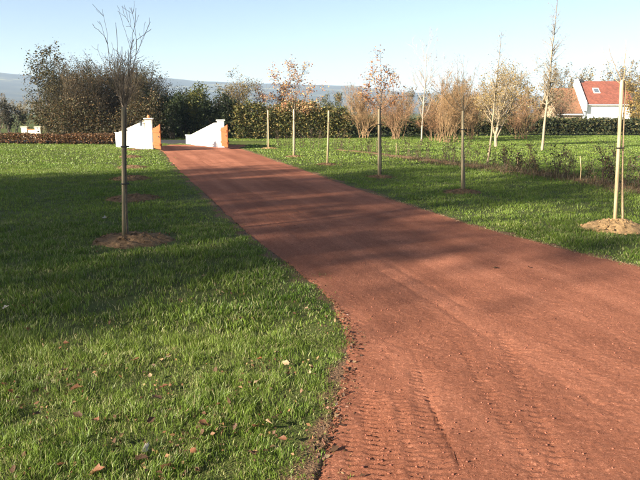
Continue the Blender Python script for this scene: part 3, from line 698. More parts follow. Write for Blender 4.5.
# ------------------------------------------------------------------ gate: wing walls, pillars, leaves
def wing_wall(name, label, A, B, prof, thick=.22, cap=True):
    """A, B ground xy; prof list of (fraction, height)"""
    A, B = np.array(A[:2]), np.array(B[:2]); d = B - A; L = np.linalg.norm(d); d /= L; ang = math.atan2(d[1], d[0])
    o = thing(name, label, 'wall', (A[0], A[1], 0), ang)
    pts = [(0, 0, -.1), (L, 0, -.1)] + [(f * L, 0, h) for f, h in prof[::-1]]
    link('wall_body', prism_mesh('wall_body', [(x, -thick / 2, z) for x, _, z in pts], (0, thick, 0), M['render'], .012), o)
    top = [(f * L, h) for f, h in prof]
    cp = [(x, -thick / 2 - .03, h + .003) for x, h in top] + [(x, -thick / 2 - .03, h + .045) for x, h in top[::-1]]
    link('coping', prism_mesh('coping', cp, (0, thick + .06, 0), M['cream'], .006), o)
    return o
def pillar(label, c, wd, h, mat, ang, ball=None):
    o = thing('gate_pillar', label, 'pillar', (c[0], c[1], 0), ang, 'pillars of the gateway'); a = wd / 2
    link('shaft', box_mesh('shaft', (-a, a, -a, a, -.1, h), mat, .012), o)
    link('cap', prism_mesh('cap', [(-a - .05, -a - .05, h + .002), (a + .05, -a - .05, h + .002), (a + .05, a + .05, h + .002), (-a - .05, a + .05, h + .002)], (0, 0, .06), M['cream'], .012), o)
    if ball:
        th = np.linspace(.02, math.pi, 9); P = [np.array([0, 0, h + .06 + ball * (1 - math.cos(q))]) for q in th]
        V, F = poly_tube(P, [max(.02, ball * math.sin(q)) for q in th], 12); link('finial', mesh('finial', V, F, M['terracotta'], smooth=True), o)
    return o
PLc = at(150, 147, 28.9); PRc = at(221.5, 147.5, 30.6)
LEFT_END = at(118, 145, 31.2); RIGHT_END = at(188, 145, 33.6)
def zh(px, py, Y): return float(at(px, py, Y)[2])
pil = pillar('cream gate pillar with round terracotta finial and lantern', PLc, .30, zh(150, 119.5, 28.9), M['cream'], math.radians(8), .07)
pir = pillar('white gate pillar without finial, at the top of the sloping wall', PRc, .32, zh(222, 121, 30.6), M['render'], math.radians(5))
PLx, PRx = PLc[0], PRc[0]
la = np.array([PLx - .16, 28.95]); lb = LEFT_END[:2]
hw = lambda px, py, Y: zh(px, py, Y)
wing_wall('wing_wall', 'white rendered wall rising in a slope to the lantern pillar', la, lb, [(0, zh(140, 121.5, 28.9)), (.05, zh(140, 123, 29)), (.86, zh(121, 133, 30.9)), (.9, zh(120.5, 133.5, 31)), (1, zh(118, 133, 31.2))])
ra = np.array([PRx - .15, 30.7]); rb = RIGHT_END[:2]
wing_wall('wing_wall', 'white rendered wall rising in a slope to the plain white pillar', ra, rb, [(0, zh(219, 123.5, 30.7)), (.05, zh(218, 124, 30.7)), (.8, zh(196, 135.5, 33)), (.85, zh(194, 136, 33.2)), (1, zh(188, 135.5, 33.6))])
# lantern on the first pillar
lo = thing('wall_lantern', 'small dark wall lantern on the side of the cream pillar', 'lantern', (PLx - .30, 28.72, zh(144, 126, 28.8)), 0)
link('bracket', box_mesh('bracket', (.03, .16, -.012, .012, .10, .125), M['iron'], .003), lo)
link('lamp_housing', prism_mesh('lamp_housing', [(-.05, -.05, 0), (.05, -.05, 0), (.05, .05, 0), (-.05, .05, 0)], (0, 0, .16), M['glass'], .012), lo)
link('hood', prism_mesh('hood', [(-.075, -.075, .162), (.075, -.075, .162), (.075, .075, .162), (-.075, .075, .162)], (0, 0, .05), M['iron'], .02), lo)
def gate_leaf(label, hinge, free, h0, h1):
    A, B = np.array(hinge[:2]), np.array(free[:2]); d = B - A; L = np.linalg.norm(d); ang = math.atan2(d[1], d[0])
    o = thing('gate_leaf', label, 'gate', (A[0], A[1], .05), ang, 'leaves of the wooden gate'); n = 10; bw = L / n
    top = lambda f: h0 + (h1 - h0) * (f ** 1.6)
    for i in range(n):
        x0, x1 = i * bw + .003, (i + 1) * bw - .003
        link('board', prism_mesh('board', [(x0, -.016, .03), (x1, -.016, .03), (x1, -.016, top((i + 1) / n)), (x0, -.016, top(i / n))], (0, .032, 0), M['gatewood'], .003), o)
    for z in (.18, h0 * .8):
        for sgn in (-1, 1):
            y0 = .017 if sgn > 0 else -.052
            link('rail', box_mesh('rail', (.01, L - .01, y0, y0 + .035, z, z + .10), M['gatewood'], .004), o)
    for z in (.22, h0 * .84): link('hinge', box_mesh('hinge', (-.05, .28, .053, .061, z, z + .035), M['iron'], .002), o)
    link('latch', box_mesh('latch', (L - .16, L - .04, -.075, -.053, h0 * .6, h0 * .6 + .05), M['iron'], .004), o)
    return o
gate_leaf('orange wooden gate leaf standing open against the cream pillar', (PLx + .22, 28.75), at(161, 148, 27.5), zh(154, 128, 28.7) - .05, zh(161, 124, 27.5) - .05)
gate_leaf('orange wooden gate leaf standing open against the white pillar', (PRx + .06, 30.3), at(228, 148, 29.0), zh(221, 127.5, 30.3) - .05, zh(228, 124.5, 29.0) - .05)
# two cream posts and low wall beyond the beech hedge
pa, pb = at(25, 130, 38.5), at(38.5, 130, 38.5)
for p in (pa, pb):
    o = thing('stone_post', 'small cream stone post peeping over the brown clipped hedge', 'post', (p[0], p[1], 0), .1, 'pair of cream posts beyond the clipped hedge'); hz = zh(25, 127.5, 38.5)
    link('shaft', box_mesh('shaft', (-.16, .16, -.16, .16, -.05, hz), M['cream'], .01), o); link('cap', box_mesh('cap', (-.20, .20, -.20, .20, hz + .002, hz + .05), M['cream'], .012), o)
o = thing('low_wall', 'low tan wall between the two cream posts', 'wall', (pa[0], pa[1], 0))
link('masonry', box_mesh('masonry', (.17, pb[0] - pa[0] - .17, -.1, .1, -.05, zh(30, 129, 38.5) - .05), M['cream'], .01), o)
link('coping', box_mesh('coping', (.17, pb[0] - pa[0] - .17, -.13, .13, zh(30, 129, 38.5) - .048, zh(30, 129, 38.5)), M['terracotta'], .006), o)

# ------------------------------------------------------------------ hedges
def hedge(name, label, A, B, h, wd, n, cols, size, seed, stems=True, rag=.12, group=None):
    A, B = np.array(A[:2]), np.array(B[:2]); d = B - A; L = np.linalg.norm(d); ang = math.atan2(d[1], d[0]); rng = np.random.default_rng(seed)
    o = thing(name, label, 'hedge', (A[0], A[1], 0), ang, group)
    x = rng.uniform(0, L, n); topn = h * (1 + rag * (3.6 if rag > .2 else 2) * (fbm(x * .8, x * 0, seed, 3) - .5)); wn = wd * (1 + rag * 2 * (fbm(x * 1.1, x * 0 + 9, seed + 4, 3) - .5))
    # leaves crowd the outer shell
    a = rng.uniform(0, math.pi, n); ex = .75 if rag > .15 else .45; q = 1 - .6 * rng.random(n) ** 2
    sx = np.sign(np.cos(a)) * np.abs(np.cos(a)) ** ex; sz = np.abs(np.sin(a)) ** ex
    clump = .86 + .28 * fbm(x * 2.2 + sx, sz * topn * 2.2, seed + 6, 3)
    y = sx * wn * .5 * q * clump; z = sz * topn * q * clump
    lv, lf, lc = leaves(np.stack([x, y, np.maximum(z, .03)], 1) + rng.normal(0, rag * .7, (n, 3)) * np.array([1, 1, .6]), size, np.array(cols), rng, jc=.35)
    link('foliage', mesh('foliage', lv, lf, M['leaf'], lc), o)['kind'] = 'stuff'
    if stems:
        S = []
        for s in np.arange(.1, L, .28):
            p = np.array([s + rng.normal(0, .05), rng.normal(0, wd * .12), 0]); hh = h * rng.uniform(.6, .98)
            for k in range(3):
                q2 = p + np.array([rng.normal(0, .07), rng.normal(0, .07), hh / 3]); S.append((*p, *q2, .018 - .004 * k, .015 - .004 * k)); p = q2
        V, F = tubes(np.array(S), 4); link('stems', mesh('stems', V, F, M['bark'], (.06, .045, .03)), o)['kind'] = 'stuff'
    return o
BEECH = [(.16, .075, .03), (.10, .05, .022), (.21, .11, .045), (.07, .05, .025), (.12, .06, .025)]
GOLD = [(.065, .08, .02), (.165, .13, .036), (.12, .108, .028), (.045, .055, .016), (.19, .14, .048), (.09, .085, .022)]
DARKG = [(.030, .042, .014), (.05, .06, .018), (.07, .07, .022), (.022, .03, .012), (.10, .085, .03)]
hedge('clipped_hedge', 'low clipped brown beech hedge ending at the white wall', at(-95, 143, 34.6), at(115, 143, 33.4), .55, .7, 16000, BEECH, .08, 301, rag=.05)
hedge('boundary_hedge', 'loose green and golden hedge between the white pillar and the orchard bushes', at(234, 140, 40.6), at(346, 138, 41.6), 1.95, 1.6, 28000, GOLD, .12, 302, rag=.22)
hedge('boundary_hedge', 'long dark green hedge at the far edge of the orchard lawn below the house', at(338, 138, 45), at(700, 136, 47), 1.15, 1.6, 42000, DARKG, .15, 303, rag=.14)

# ------------------------------------------------------------------ trees and bushes
TH = dict(seg=[.5, .35, .22, .15], levels=3, jit=.09, up=[.10, .10, .08, .04], start=[.05, .1, .2], kids=[1.7, 1.2, .8], ang=[.42, .5, .5], ratio=[.42, .45, .45], rmin=.0065, tiplvl=2, cone=.6)
def shrub_set(seed, hgt, nst, spreadv, bark, lc, nl, ls, cfg=TH, r=.045, sp=.14):
    rng = np.random.default_rng(seed)
    stems = [((rng.normal(0, .25), rng.normal(0, .25), 0), (rng.normal(0, spreadv), rng.normal(0, spreadv), 1), hgt * rng.uniform(.72, 1), r) for _ in range(nst)]
    return tree_meshes(seed, cfg, stems, bark, lc, nl, ls, sp, .03)
OLIVE = [(.055, .055, .020), (.035, .042, .016), (.09, .075, .03), (.05, .04, .018), (.12, .08, .03)]
BROWN = [(.09, .055, .025), (.055, .045, .02), (.13, .08, .03), (.04, .035, .018)]
tk = [shrub_set(401, 4.5, 11, .15, (.065, .055, .032), OLIVE, 7000, .075), shrub_set(402, 4.3, 12, .18, (.07, .055, .033), BROWN, 6500, .07), shrub_set(403, 4.0, 11, .18, (.06, .05, .03), OLIVE, 7000, .075)]
G = 'bare brown thicket behind the clipped hedge'
THLAB = ['tall olive thicket shrub crowded behind the brown clipped hedge', 'twiggy brown thicket shrub crowded behind the brown clipped hedge', 'leafy dark thicket shrub crowded behind the brown clipped hedge']
rng = np.random.default_rng(9)
for (px, Y, v, sc) in [(66, 40.5, 0, 1.0), (80, 39.5, 1, 1.02), (94, 40.5, 2, 1.12), (108, 39.6, 1, 1.05), (122, 40.4, 0, .98), (136, 39.8, 1, 1.02), (150, 40.6, 2, 1.08),
                       (72, 43, 2, 1.12), (88, 43.5, 0, 1.04), (102, 43, 2, 1.15), (116, 43.6, 1, 1.1), (130, 43, 2, 1.12), (144, 43.4, 0, 1.0), (160, 43, 2, .98)]:
    p = at(px, 140, Y); place_tree('thicket_shrub', THLAB[v].replace('crowded behind', 'in the %s rank behind' % ('front' if Y < 42 else 'back')), 'shrub', tk[v], p, rng.uniform(0, 6.28), sc * .87, G)
FE = dict(seg=[.5, .35, .2], levels=2, jit=.09, up=[.05, .02, 0], start=[.12, .15], kids=[2.6, 1.6], ang=[1.05, .8], ratio=[.42, .45], rmin=.006, tiplvl=1, cone=.8)
p = at(52, 140, 41.5); place_tree('feathery_tree', 'tall feathery olive tree at the open end of the thicket', 'tree', tree_meshes(411, FE, [((0, 0, 0), (-.04, 0, 1), 5.5, .09), ((.2, .1, 0), (.1, 0, 1), 4.6, .06), ((-.2, .1, 0), (-.22, 0, 1), 4.4, .05)], (.06, .05, .035), OLIVE, 6500, .12, .16, .035), p, 0, .93)
p = at(12, 140, 46); place_tree('round_bush', 'grey-brown round bush past the open end of the thicket', 'bush', shrub_set(412, 2.9, 8, .3, (.09, .075, .06), [(.09, .075, .05), (.07, .065, .04), (.05, .05, .03)], 3200, .14), p, 0, .74)
p = at(-14, 140, 47); place_tree('round_bush', 'olive round bush beside the grey-brown bush past the thicket', 'bush', shrub_set(413, 3.1, 8, .3, (.07, .06, .05), OLIVE, 3200, .14), p, 0, .74)
hedge('undergrowth', 'tangled dark undergrowth at the foot of the bare brown thicket', at(46, 140, 41.8), at(168, 140, 42.2), 2.0, 1.6, 16000, BROWN + OLIVE, .11, 304, rag=.3)
hedge('undergrowth', 'dark leafy undergrowth beneath the evergreens across the lane', at(158, 140, 42.0), at(236, 140, 42.4), 1.7, 1.6, 12000, DARKG, .12, 305, rag=.3)
hedge('undergrowth', 'brown scrub filling the front of the thicket above the clipped hedge', at(50, 140, 38.2), at(160, 140, 38.2), 1.75, 1.3, 15000, BROWN + OLIVE, .09, 306, rag=.45)
# dark evergreens beyond the gateway
EVG = [(.020, .032, .010), (.030, .045, .014), (.045, .055, .016), (.015, .022, .008)]
EVL = [(.06, .075, .018), (.12, .11, .025), (.035, .05, .014), (.09, .09, .02)]
ev = [shrub_set(421, 3.3, 8, .3, (.04, .03, .02), EVG, 7000, .14, r=.05, sp=.2), shrub_set(422, 3.0, 8, .34, (.04, .03, .02), EVL, 6500, .14, r=.05, sp=.2)]
EL_ = 'dark evergreen bush across the lane from the gateway'; GE = 'evergreen bushes across the lane'
for (px, Y, v, sc, lab) in [(170, 40, 0, .98, 'dark evergreen bush directly behind the lantern pillar'), (186, 40.6, 0, .88, 'low dark evergreen bush seen through the open gateway'), (203, 41, 1, 1.14, 'gold-tipped evergreen bush across the lane from the gateway'), (219, 40.4, 0, .95, 'dark evergreen bush behind the plain white pillar'), (178, 43.5, 0, 1.0, 'rounded dark evergreen in the back rank behind the lantern pillar'), (195, 43.5, 0, .9, 'dark evergreen behind the gold-tipped bush across the lane')]:
    p = at(px, 140, Y); place_tree('evergreen_bush', lab, 'bush', ev[v], p, rng.uniform(0, 6.28), sc * .76, GE)
GB = [(.27, .16, .065), (.33, .20, .08), (.20, .12, .05), (.22, .11, .05)]
RD = dict(seg=[.6, .4, .25, .16], levels=3, jit=.12, up=[.06, .04, .02], start=[.25, .2, .2], kids=[1.7, 1.3, .9], ang=[.7, .7, .7], ratio=[.5, .5, .5], rmin=.006, tiplvl=2, cone=.5)
p = at(236, 140, 46); place_tree('round_tree', 'round-headed golden brown tree rising behind the loose hedge by the gate', 'tree', tree_meshes(431, RD, [((0, 0, 0), (0, 0, 1), 4.3, .09), ((.1, 0, 0), (.22, .1, 1), 4.1, .06), ((-.1, 0, 0), (-.22, 0, 1), 4.1, .06), ((.1, 0, 0), (.45, .1, 1), 3.6, .06), ((-.1, 0, 0), (-.45, 0, 1), 3.6, .06), ((0, .1, 0), (0, -.3, 1), 3.9, .06)], (.13, .095, .06), [(.26, .19, .07), (.20, .14, .06), (.14, .12, .04)], 8500, .10, .18, .04), p, 0, .82)
p = at(262, 140, 47); place_tree('round_tree', 'small reddish tree peeping over the loose hedge by the gate', 'tree', tree_meshes(432, RD, [((0, 0, 0), (0, 0, 1), 3.1, .07), ((.1, 0, 0), (.4, .1, 1), 2.9, .05)], (.10, .07, .05), [(.17, .07, .04), (.12, .06, .04), (.10, .08, .03)], 1800, .11, .15, .04), p)
p = at(332, 140, 58); place_tree('round_tree', 'dark olive round tree rising behind the loose hedge', 'tree', tree_meshes(433, RD, [((0, 0, 0), (0, 0, 1), 3.3, .10), ((.1, 0, 0), (.5, .1, 1), 3.2, .07), ((-.1, 0, 0), (-.5, 0, 1), 3.2, .07)], (.08, .07, .04), [(.06, .065, .022), (.09, .085, .03)], 5000, .14, .2, .04), p, 0, .8)
# orchard: golden vase bushes
VB = dict(seg=[.3, .2, .14, .1], levels=3, jit=.13, up=[.05, .05, .04], start=[.2, .2, .2], kids=[1.3, 1.0, .7], ang=[.38, .45, .5], ratio=[.5, .5, .5], rmin=.005, tiplvl=2, cone=.4)
def vase(seed, hgt, nst, sprd, bark, lc, nl): return shrub_set(seed, hgt, nst, sprd, bark, lc, nl, .042, VB, .019, .08)
STRAW = (.27, .175, .09)
vb = [vase(441, 2.7, 18, .28, STRAW, GB, 6000), vase(442, 2.6, 18, .28, (.24, .15, .08), [(.34, .18, .09), (.28, .14, .07)], 5500), vase(443, 2.8, 18, .25, STRAW, GB, 6000)]
for (px, py, v, sc, lab) in [(364, 138.5, 0, 1.0, 'straw-coloured vase-shaped bush beside the rust-leaved young tree'), (395, 139.5, 1, 1.02, 'reddish tan vase-shaped bush under the bare white-stemmed tree'),
                             (449, 142.5, 2, 1.0, 'large straw-coloured vase bush on the orchard lawn'), (436, 141, 1, .85, 'smaller reddish vase bush crowding the large straw-coloured one'), (472, 139.5, 0, .92, 'straw vase bush against the dark hedge, near the white-trunked fruit tree'), (520, 139, 1, .9, 'reddish vase bush against the dark hedge, near the slender birch')]:
    p = gp(px, py); place_tree('vase_bush', lab, 'bush', vb[v], p, rng.uniform(0, 6.28), sc, 'vase-shaped bushes of the orchard')
# white-stemmed bare tree
WB = dict(jit0=.02, seg=[.4, .3, .2, .14], levels=3, jit=.05, up=[.06, .13, .08, .04], start=[.22, .2, .2], kids=[3.2, 1.5, .9], ang=[.7, .5, .5], ratio=[.34, .45, .5], rmin=.0045, tiplvl=2, cone=.6)
p = gp(421.5, 141); place_tree('white_stemmed_tree', 'bare tree with thin pale stem on the orchard lawn', 'tree', tree_meshes(451, WB, [((0, 0, 0), (0, 0, 1), 5.0, .055)], (.33, .28, .22), GB, 120, .05, .08, .03), p)
# fruit tree with pale forked trunk and golden crown
FT = dict(seg=[.3, .25, .18, .12], levels=3, jit=.12, up=[.05, .05, .03], start=[.3, .2, .2], kids=[1.8, 1.4, .9], ang=[.6, .65, .7], ratio=[.5, .5, .5], rmin=.006, tiplvl=2, cone=.4)
p = gp(496, 147); place_tree('fruit_tree', 'golden fruit tree with forked pale trunk on the orchard lawn', 'tree', tree_meshes(452, FT, [((0, 0, 0), (-.05, 0, 1), 3.1, .085), ((0, 0, .45), (.55, .1, 1), 2.5, .06), ((0, 0, .5), (-.6, -.1, 1), 2.4, .06), ((0, 0, .7), (.15, .5, 1), 2.4, .05)], (.30, .24, .16), [(.33, .21, .055), (.28, .20, .06), (.22, .15, .05)], 4200, .055, .1, .035), p)
# leaning sapling in the hedge line, slender birch
SB = dict(jit0=.02, seg=[.22, .16, .1], levels=3, jit=.13, up=[.07, .07, .03], start=[.26, .15], kids=[3.0, 1.4, .9], ang=[.85, .65], ratio=[.25, .45], rmin=.0032, tiplvl=1, cone=1.3)
p = gp(487.5, 162); place_tree('leaning_sapling', 'slender twiggy sapling leaning out of the young hedge line', 'tree', tree_meshes(453, SB, [((0, 0, 0), (.10, 0, 1), 4.2, .040)], (.24, .19, .12), [(.30, .22, .08), (.24, .18, .07)], 700, .028, .06, .025), p)
p = gp(542, 151); place_tree('slender_birch', 'tall slender birch with fine drooping twigs on the orchard lawn', 'tree', tree_meshes(454, SB, [((0, 0, 0), (.01, 0, 1), 6.3, .062)], (.27, .22, .15), [(.26, .18, .07), (.18, .13, .06)], 1400, .03, .07, .03), p)
# background trees right
BT = [shrub_set(461, 5.0, 7, .28, (.17, .125, .08), [(.20, .14, .07), (.14, .11, .05), (.24, .18, .09)], 2600, .14), shrub_set(462, 4.6, 7, .3, (.15, .11, .07), [(.17, .13, .05), (.22, .16, .06)], 3200, .15)]
for (px, Y, v, sc, lab) in [(478, 56, 1, .86, 'hazy brown tree behind the golden fruit tree'), (508, 60, 0, .92, 'hazy grey-brown tree between the fruit tree and the birch'), (530, 57, 1, .9, 'hazy brown tree standing just behind the slender birch'), (555, 62, 0, .72, 'low twiggy tree in front of the old brown roof'),
                            (402, 60, 0, .7, 'low twiggy tree behind the reddish vase bush'), (432, 62, 1, .78, 'low brown tree behind the bare pale-stemmed tree'), (455, 64, 0, .85, 'twiggy tree behind the large straw vase bush'),
                            (566, 120, 0, 1.85, 'bare crown rising behind the old brown roof'), (590, 125, 1, 1.9, 'bare brown crown rising behind the chimney gable'), (612, 122, 0, 1.9, 'bare grey crown rising behind the red roof'), (640, 125, 1, 1.9, 'bare brown crown behind the right end of the red roof'),
                            (672, 62, 1, 1.15, 'broad golden tree beyond the end of the house')]:
    p = at(px, 138, Y); place_tree('background_tree', lab, 'tree', BT[v], p, rng.uniform(0, 6.28), sc, 'hazy trees behind the orchard')
GT = shrub_set(463, 3.9, 8, .3, (.16, .11, .06), [(.30, .19, .05), (.22, .15, .04), (.14, .12, .04)], 5200, .13)
p = at(639, 138, 56); place_tree('golden_bush', 'golden leafy tree hiding the end of the house beside the tall stake', 'tree', GT, p, 0, 1.0)
p = at(642, 138, 52); place_tree('golden_bush', 'low golden bush in front of the white house wall', 'bush', GT, p, 1.2, .55)

for (px, Y, v, sc, lab) in [(2, 66, 0, .62, 'far hazy brown bush beyond the cream posts'), (26, 70, 1, .62, 'far hazy golden bush beyond the cream posts'), (42, 64, 0, .6, 'far hazy grey bush beyond the feathery tree'), (-22, 68, 1, .7, 'far hazy olive bush past the round bushes')]:
    p = at(px, 138, Y); place_tree('background_tree', lab, 'bush', BT[v], p, rng.uniform(0, 6.28), sc, 'hazy bushes beyond the clipped hedge')
# tall trees standing out of frame whose crowns shade the drive
BIG = dict(seg=[.8, .55, .35, .22], levels=3, jit=.10, up=[.06, .04, .02, 0], start=[.14, .2, .2], kids=[2.0, 1.6, 1.1], ang=[.85, .75, .7], ratio=[.36, .45, .5], rmin=.008, tiplvl=2, cone=.7)
big = [tree_meshes(471, BIG, [((0, 0, 0), (0, 0, 1), 9.2, .2)], (.10, .08, .06), OLIVE, 10500, .15, .22, .05, low=True), tree_meshes(472, BIG, [((0, 0, 0), (.03, 0, 1), 9.0, .2), ((.1, 0, .8), (.35, .2, 1), 6.0, .1)], (.10, .08, .06), OLIVE, 10500, .15, .22, .05, low=True)]
dS = np.array([math.sin(SUN_AZ), math.cos(SUN_AZ)]); nS = np.array([-math.cos(SUN_AZ), math.sin(SUN_AZ)])
for (o_, s_, v, sc, rz) in [(7.4, -25, 1, 1.62, 5), (9.6, -28, 0, 1.78, 0), (11.8, -25.5, 1, 1.66, 1), (14.2, -28, 0, 1.7, 2), (16.8, -25, 1, 1.55, 3.3)]:
    p = dS * s_ + nS * o_; place_tree('shade_tree', 'tall leafy garden tree standing in the lawn beside the drive', 'tree', big[v], p, rz, sc, 'tall garden trees shading the drive')

# ------------------------------------------------------------------ house
HY = 85.0
xL, xR = float(at(586.5, 104, HY)[0]), float(at(634, 104, HY)[0]); ze = zh(586, 104, HY); zr = zh(582, 81.5, HY + 3.4); D = 3.4
ho = thing('house', 'white house with red tiled roof, skylight and white gable verge', 'house', (xL, HY, 0)); W = xR - xL
link('wall', prism_mesh('wall', [(0.1, .25, -.2), (0.1, 2 * D - .25, -.2), (.1, 2 * D - .25, ze - .1), (.1, D, zr - .35), (.1, .25, ze - .1)], (W - .2, 0, 0), M['render']), ho)
for sgn in (0, 1):
    y0, y1 = (0, D) if sgn == 0 else (2 * D, D)
    V = np.array([(0, 0, 0), (W, 0, 0), (W, 1, 0), (0, 1, 0)], float)
    Ls = math.hypot(D, zr - ze)
    me = box_mesh('roof', (0, W, 0, Ls, 0, .12), M['roof'])
    r = link('roof', me, ho); a = math.atan2(zr - ze, D)
    if sgn == 0: r.location = (0, 0, ze - .05); r.rotation_euler = (a, 0, 0); roof0 = r
    else: r.location = (W, 2 * D, ze - .05); r.rotation_euler = (a, 0, math.pi)
# raised white verge along the gable, stepping out below the eaves
link('verge', prism_mesh('verge', [(-.45, -.35, ze - .9), (-.45, .0, ze - .9), (-.45, D, zr - .9), (-.45, D + .4, zr - .5), (-.45, D + .1, zr + .32), (-.45, D - .25, zr + .32), (-.45, -.35, ze + .15)], (.42, 0, 0), M['render'], .02), ho)
link('gable_wall', prism_mesh('gable_wall', [(-.3, .05, -.2), (-.3, 2 * D - .05, -.2), (-.3, 2 * D - .05, ze - .3), (-.3, D, zr - .5), (-.3, .05, ze - .3)], (.28, 0, 0), M['render']), ho)
ch = link('chimney', box_mesh('chimney', (.02, .62, D - .3, D + .3, zr - .4, zr + .30), M['iron'], .02), ho)
# skylight lies in the roof slope
sx = float(at(596.5, 92, HY + 1.7)[0]) - xL
sk = link('skylight', box_mesh('skylight', (sx - .42, sx + .42, 2.05, 3.05, .11, .19), M['render'], .02), roof0)
link('pane', box_mesh('pane', (sx - .32, sx + .32, 2.15, 2.95, .15, .197), M['glass'], .004), sk)
link('gutter', box_mesh('gutter', (0, W, -.16, -.02, ze - .14, ze - .05), M['render'], .02), ho)
# lower annexe with an old brown roof
xa, xb = float(at(549, 88, HY + 3.3)[0]), xL - .47; za = zh(549, 113.5, HY - .1); zra = zh(560, 88.5, HY + 3.3)
an = thing('annexe', 'lower annexe with old brown tiled roof joined to the white gable', 'house', (xa, HY - .1, 0)); W2 = xb - xa; D2 = 3.4; Ls = math.hypot(D2, zra - za); a = math.atan2(zra - za, D2)
link('wall', prism_mesh('wall', [(.12, .25, -.2), (.12, 2 * D2 - .25, -.2), (.12, 2 * D2 - .25, za - .15), (.12, D2, zra - .35), (.12, .25, za - .15)], (W2 - .2, 0, 0), M['oldstone']), an)
for sgn in (0, 1):
    r = link('roof', box_mesh('roof', (0, W2, 0, Ls, 0, .12), M['roof2']), an)
    if sgn == 0: r.location = (0, 0, za - .05); r.rotation_euler = (a, 0, 0)
    else: r.location = (W2, 2 * D2, za - .05); r.rotation_euler = (a, 0, math.pi)
link('verge', prism_mesh('verge', [(-.2, 0, za - .25), (-.2, D2, zra - .25), (-.2, 2 * D2, za - .25), (-.2, 2 * D2, za + .02), (-.2, D2, zra + .14), (-.2, 0, za + .02)], (.19, 0, 0), M['oldstone']), an)
link('gutter', box_mesh('gutter', (0, W2, -.2, -.02, za - .2, za - .04), M['render'], .01), an)

# ------------------------------------------------------------------ fallen leaves
def fallen_leaf(seed, col):
    rng = np.random.default_rng(seed); n = 14; th = np.linspace(0, 2 * math.pi, n, endpoint=False)
    r = (1 + .16 * np.cos(th * 5 + .3)) * (.8 + .2 * np.cos(th)) * rng.uniform(.8, 1.15, n)
    x, y = r * np.cos(th), r * np.sin(th) * .66; curl = rng.uniform(.5, 1.3)
    z = curl * (y * y) + .25 * np.abs(x) * rng.uniform(.2, .8) + rng.normal(0, .05, n)
    V = np.concatenate([[[0, 0, 0]], np.stack([x, y, z], 1), [[-1.0, -.03, .05], [-1.0, .03, .05], [-1.9, 0, .25]]]); k = np.arange(n)
    T = np.concatenate([np.stack([0 * k, 1 + k, 1 + (k + 1) % n], 1), [[n + 1, n + 3, n + 2]]])
    cc = np.array(col) * rng.uniform(.75, 1.2, (len(V), 1))
    return mesh('fallen_leaf', V, [T], M['leaf'], np.clip(cc, 0, 1))
FL = {'tan': [fallen_leaf(k, (.36, .25, .14)) for k in (1, 2)], 'rust': [fallen_leaf(k, (.17, .075, .038)) for k in (3, 4, 5)], 'brown': [fallen_leaf(k, (.09, .05, .028)) for k in (6, 7, 8)], 'pale': [fallen_leaf(9, (.52, .46, .38))], 'orange': [fallen_leaf(10, (.32, .12, .045))]}
LL = {'tan': 'tan curled leaf fallen on the near grass', 'rust': 'rust brown leaf fallen on the near grass', 'brown': 'dark brown withered leaf lying low in the grass', 'pale': 'pale whitish leaf fallen in the grass', 'orange': 'bright orange leaf fallen on the near grass'}
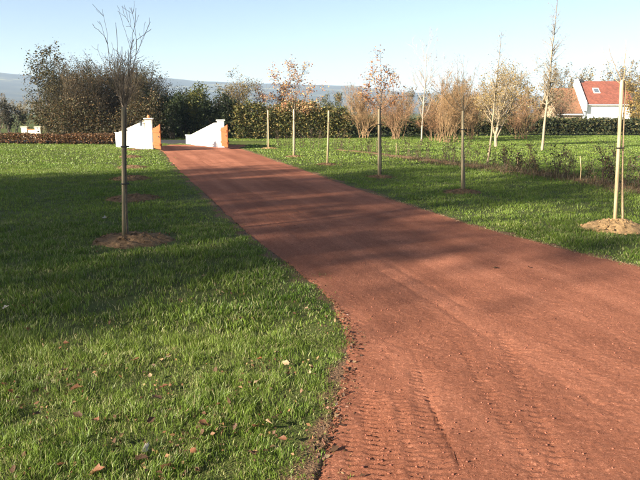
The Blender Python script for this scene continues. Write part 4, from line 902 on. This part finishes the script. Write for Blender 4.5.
spots = [(65, 343, 'rust', .03), (65, 370, 'rust', .035), (74, 389, 'rust', .05), (68, 386, 'tan', .035), (96, 376, 'tan', .04), (5, 385, 'rust', .035), (10, 391, 'orange', .025), (23, 405, 'rust', .025), (37, 414, 'brown', .03), (79, 415, 'brown', .04), (95, 420, 'rust', .04), (42, 447, 'tan', .025), (40, 444, 'brown', .03),
         (169, 357, 'tan', .045), (137, 359, 'rust', .03), (115, 367, 'tan', .022), (150, 376, 'tan', .03), (163, 387, 'rust', .04), (156, 397, 'brown', .045), (150, 421, 'brown', .035), (187, 411, 'tan', .022), (144, 449, 'pale', .04), (171, 459, 'tan', .04), (168, 467, 'rust', .045), (95, 472, 'rust', .05), (2, 449, 'tan', .03), (192, 452, 'rust', .035), (139, 458, 'brown', .045),
         (259, 359, 'orange', .03), (287, 363, 'tan', .036), (258, 381, 'tan', .04), (269, 375, 'tan', .02), (204, 424, 'rust', .04), (268, 422, 'tan', .04), (255, 427, 'rust', .045), (284, 439, 'rust', .03), (253, 454, 'brown', .04), (216, 369, 'brown', .035), (236, 426, 'brown', .03), (203, 432, 'brown', .04), (228, 402, 'brown', .04),
         (306, 308, 'tan', .03), (330, 321, 'tan', .035), (336, 316, 'rust', .03), (326, 326, 'tan', .025), (203, 276, 'tan', .035), (105, 218, 'pale', .06), (5, 308, 'pale', .035), (110, 322, 'brown', .03), (180, 300, 'brown', .03), (222, 292, 'tan', .03), (30, 330, 'brown', .03), (240, 318, 'brown', .03), (14, 470, 'brown', .035), (60, 465, 'rust', .03), (115, 440, 'brown', .03), (300, 395, 'tan', .025), (310, 372, 'tan', .022)]
edge = [(342, 319, 'tan', .022), (347, 315, 'pale', .014), (345, 324, 'brown', .03), (351, 332, 'brown', .028), (358, 349, 'brown', .03), (354, 362, 'tan', .02), (350, 370, 'brown', .03), (347, 392, 'brown', .026), (326, 457, 'tan', .026), (334, 450, 'brown', .035), (362, 476, 'brown', .022), (330, 446, 'rust', .025), (340, 425, 'brown', .03), (495, 268, 'brown', .04), (530, 267.5, 'brown', .04), (345, 380, 'rust', .018), (337, 415, 'tan', .02)]
rng = np.random.default_rng(88)
n_ = 900; ci = rng.integers(0, len(spots), n_); P_ = np.array([gp(a[0], a[1], .03) for a in spots])[ci] + rng.normal(0, 1, (n_, 3)) * np.array([.09, .11, .01])
lv, lf, lc = leaves(P_, .022, np.array([(.14, .07, .035), (.09, .05, .025), (.22, .11, .05), (.30, .19, .09)]), rng)
tag(link('leaf_litter', mesh('leaf_litter', lv, lf, M['leaf'], lc)), 'small brown scraps of leaf litter down among the near grass', 'litter', kind='stuff')
for lst, drv in ((spots, False), (edge, True)):
    for (px, py, kd, sz) in lst:
        z = .018 if drv else .042; sz *= .85
        p = gp(px, py, z); me = FL[kd][int(rng.integers(0, len(FL[kd])))]
        o = bpy.data.objects.new('fallen_leaf', me); C.objects.link(o); o.location = tuple(p); o.scale = (sz, sz, sz)
        o.rotation_euler = (rng.normal(0, .2 if drv else .6), rng.normal(0, .2 if drv else .5), rng.uniform(0, 6.28))
        tag(o, ({'tan': 'tan', 'rust': 'rust brown', 'brown': 'dark brown', 'pale': 'pale whitish', 'orange': 'orange'}[kd] + ' leaf scrap lying on the red drive near its edge') if drv else LL[kd], 'leaf', 'leaves fallen on the red drive' if drv else 'leaves fallen on the lawn')
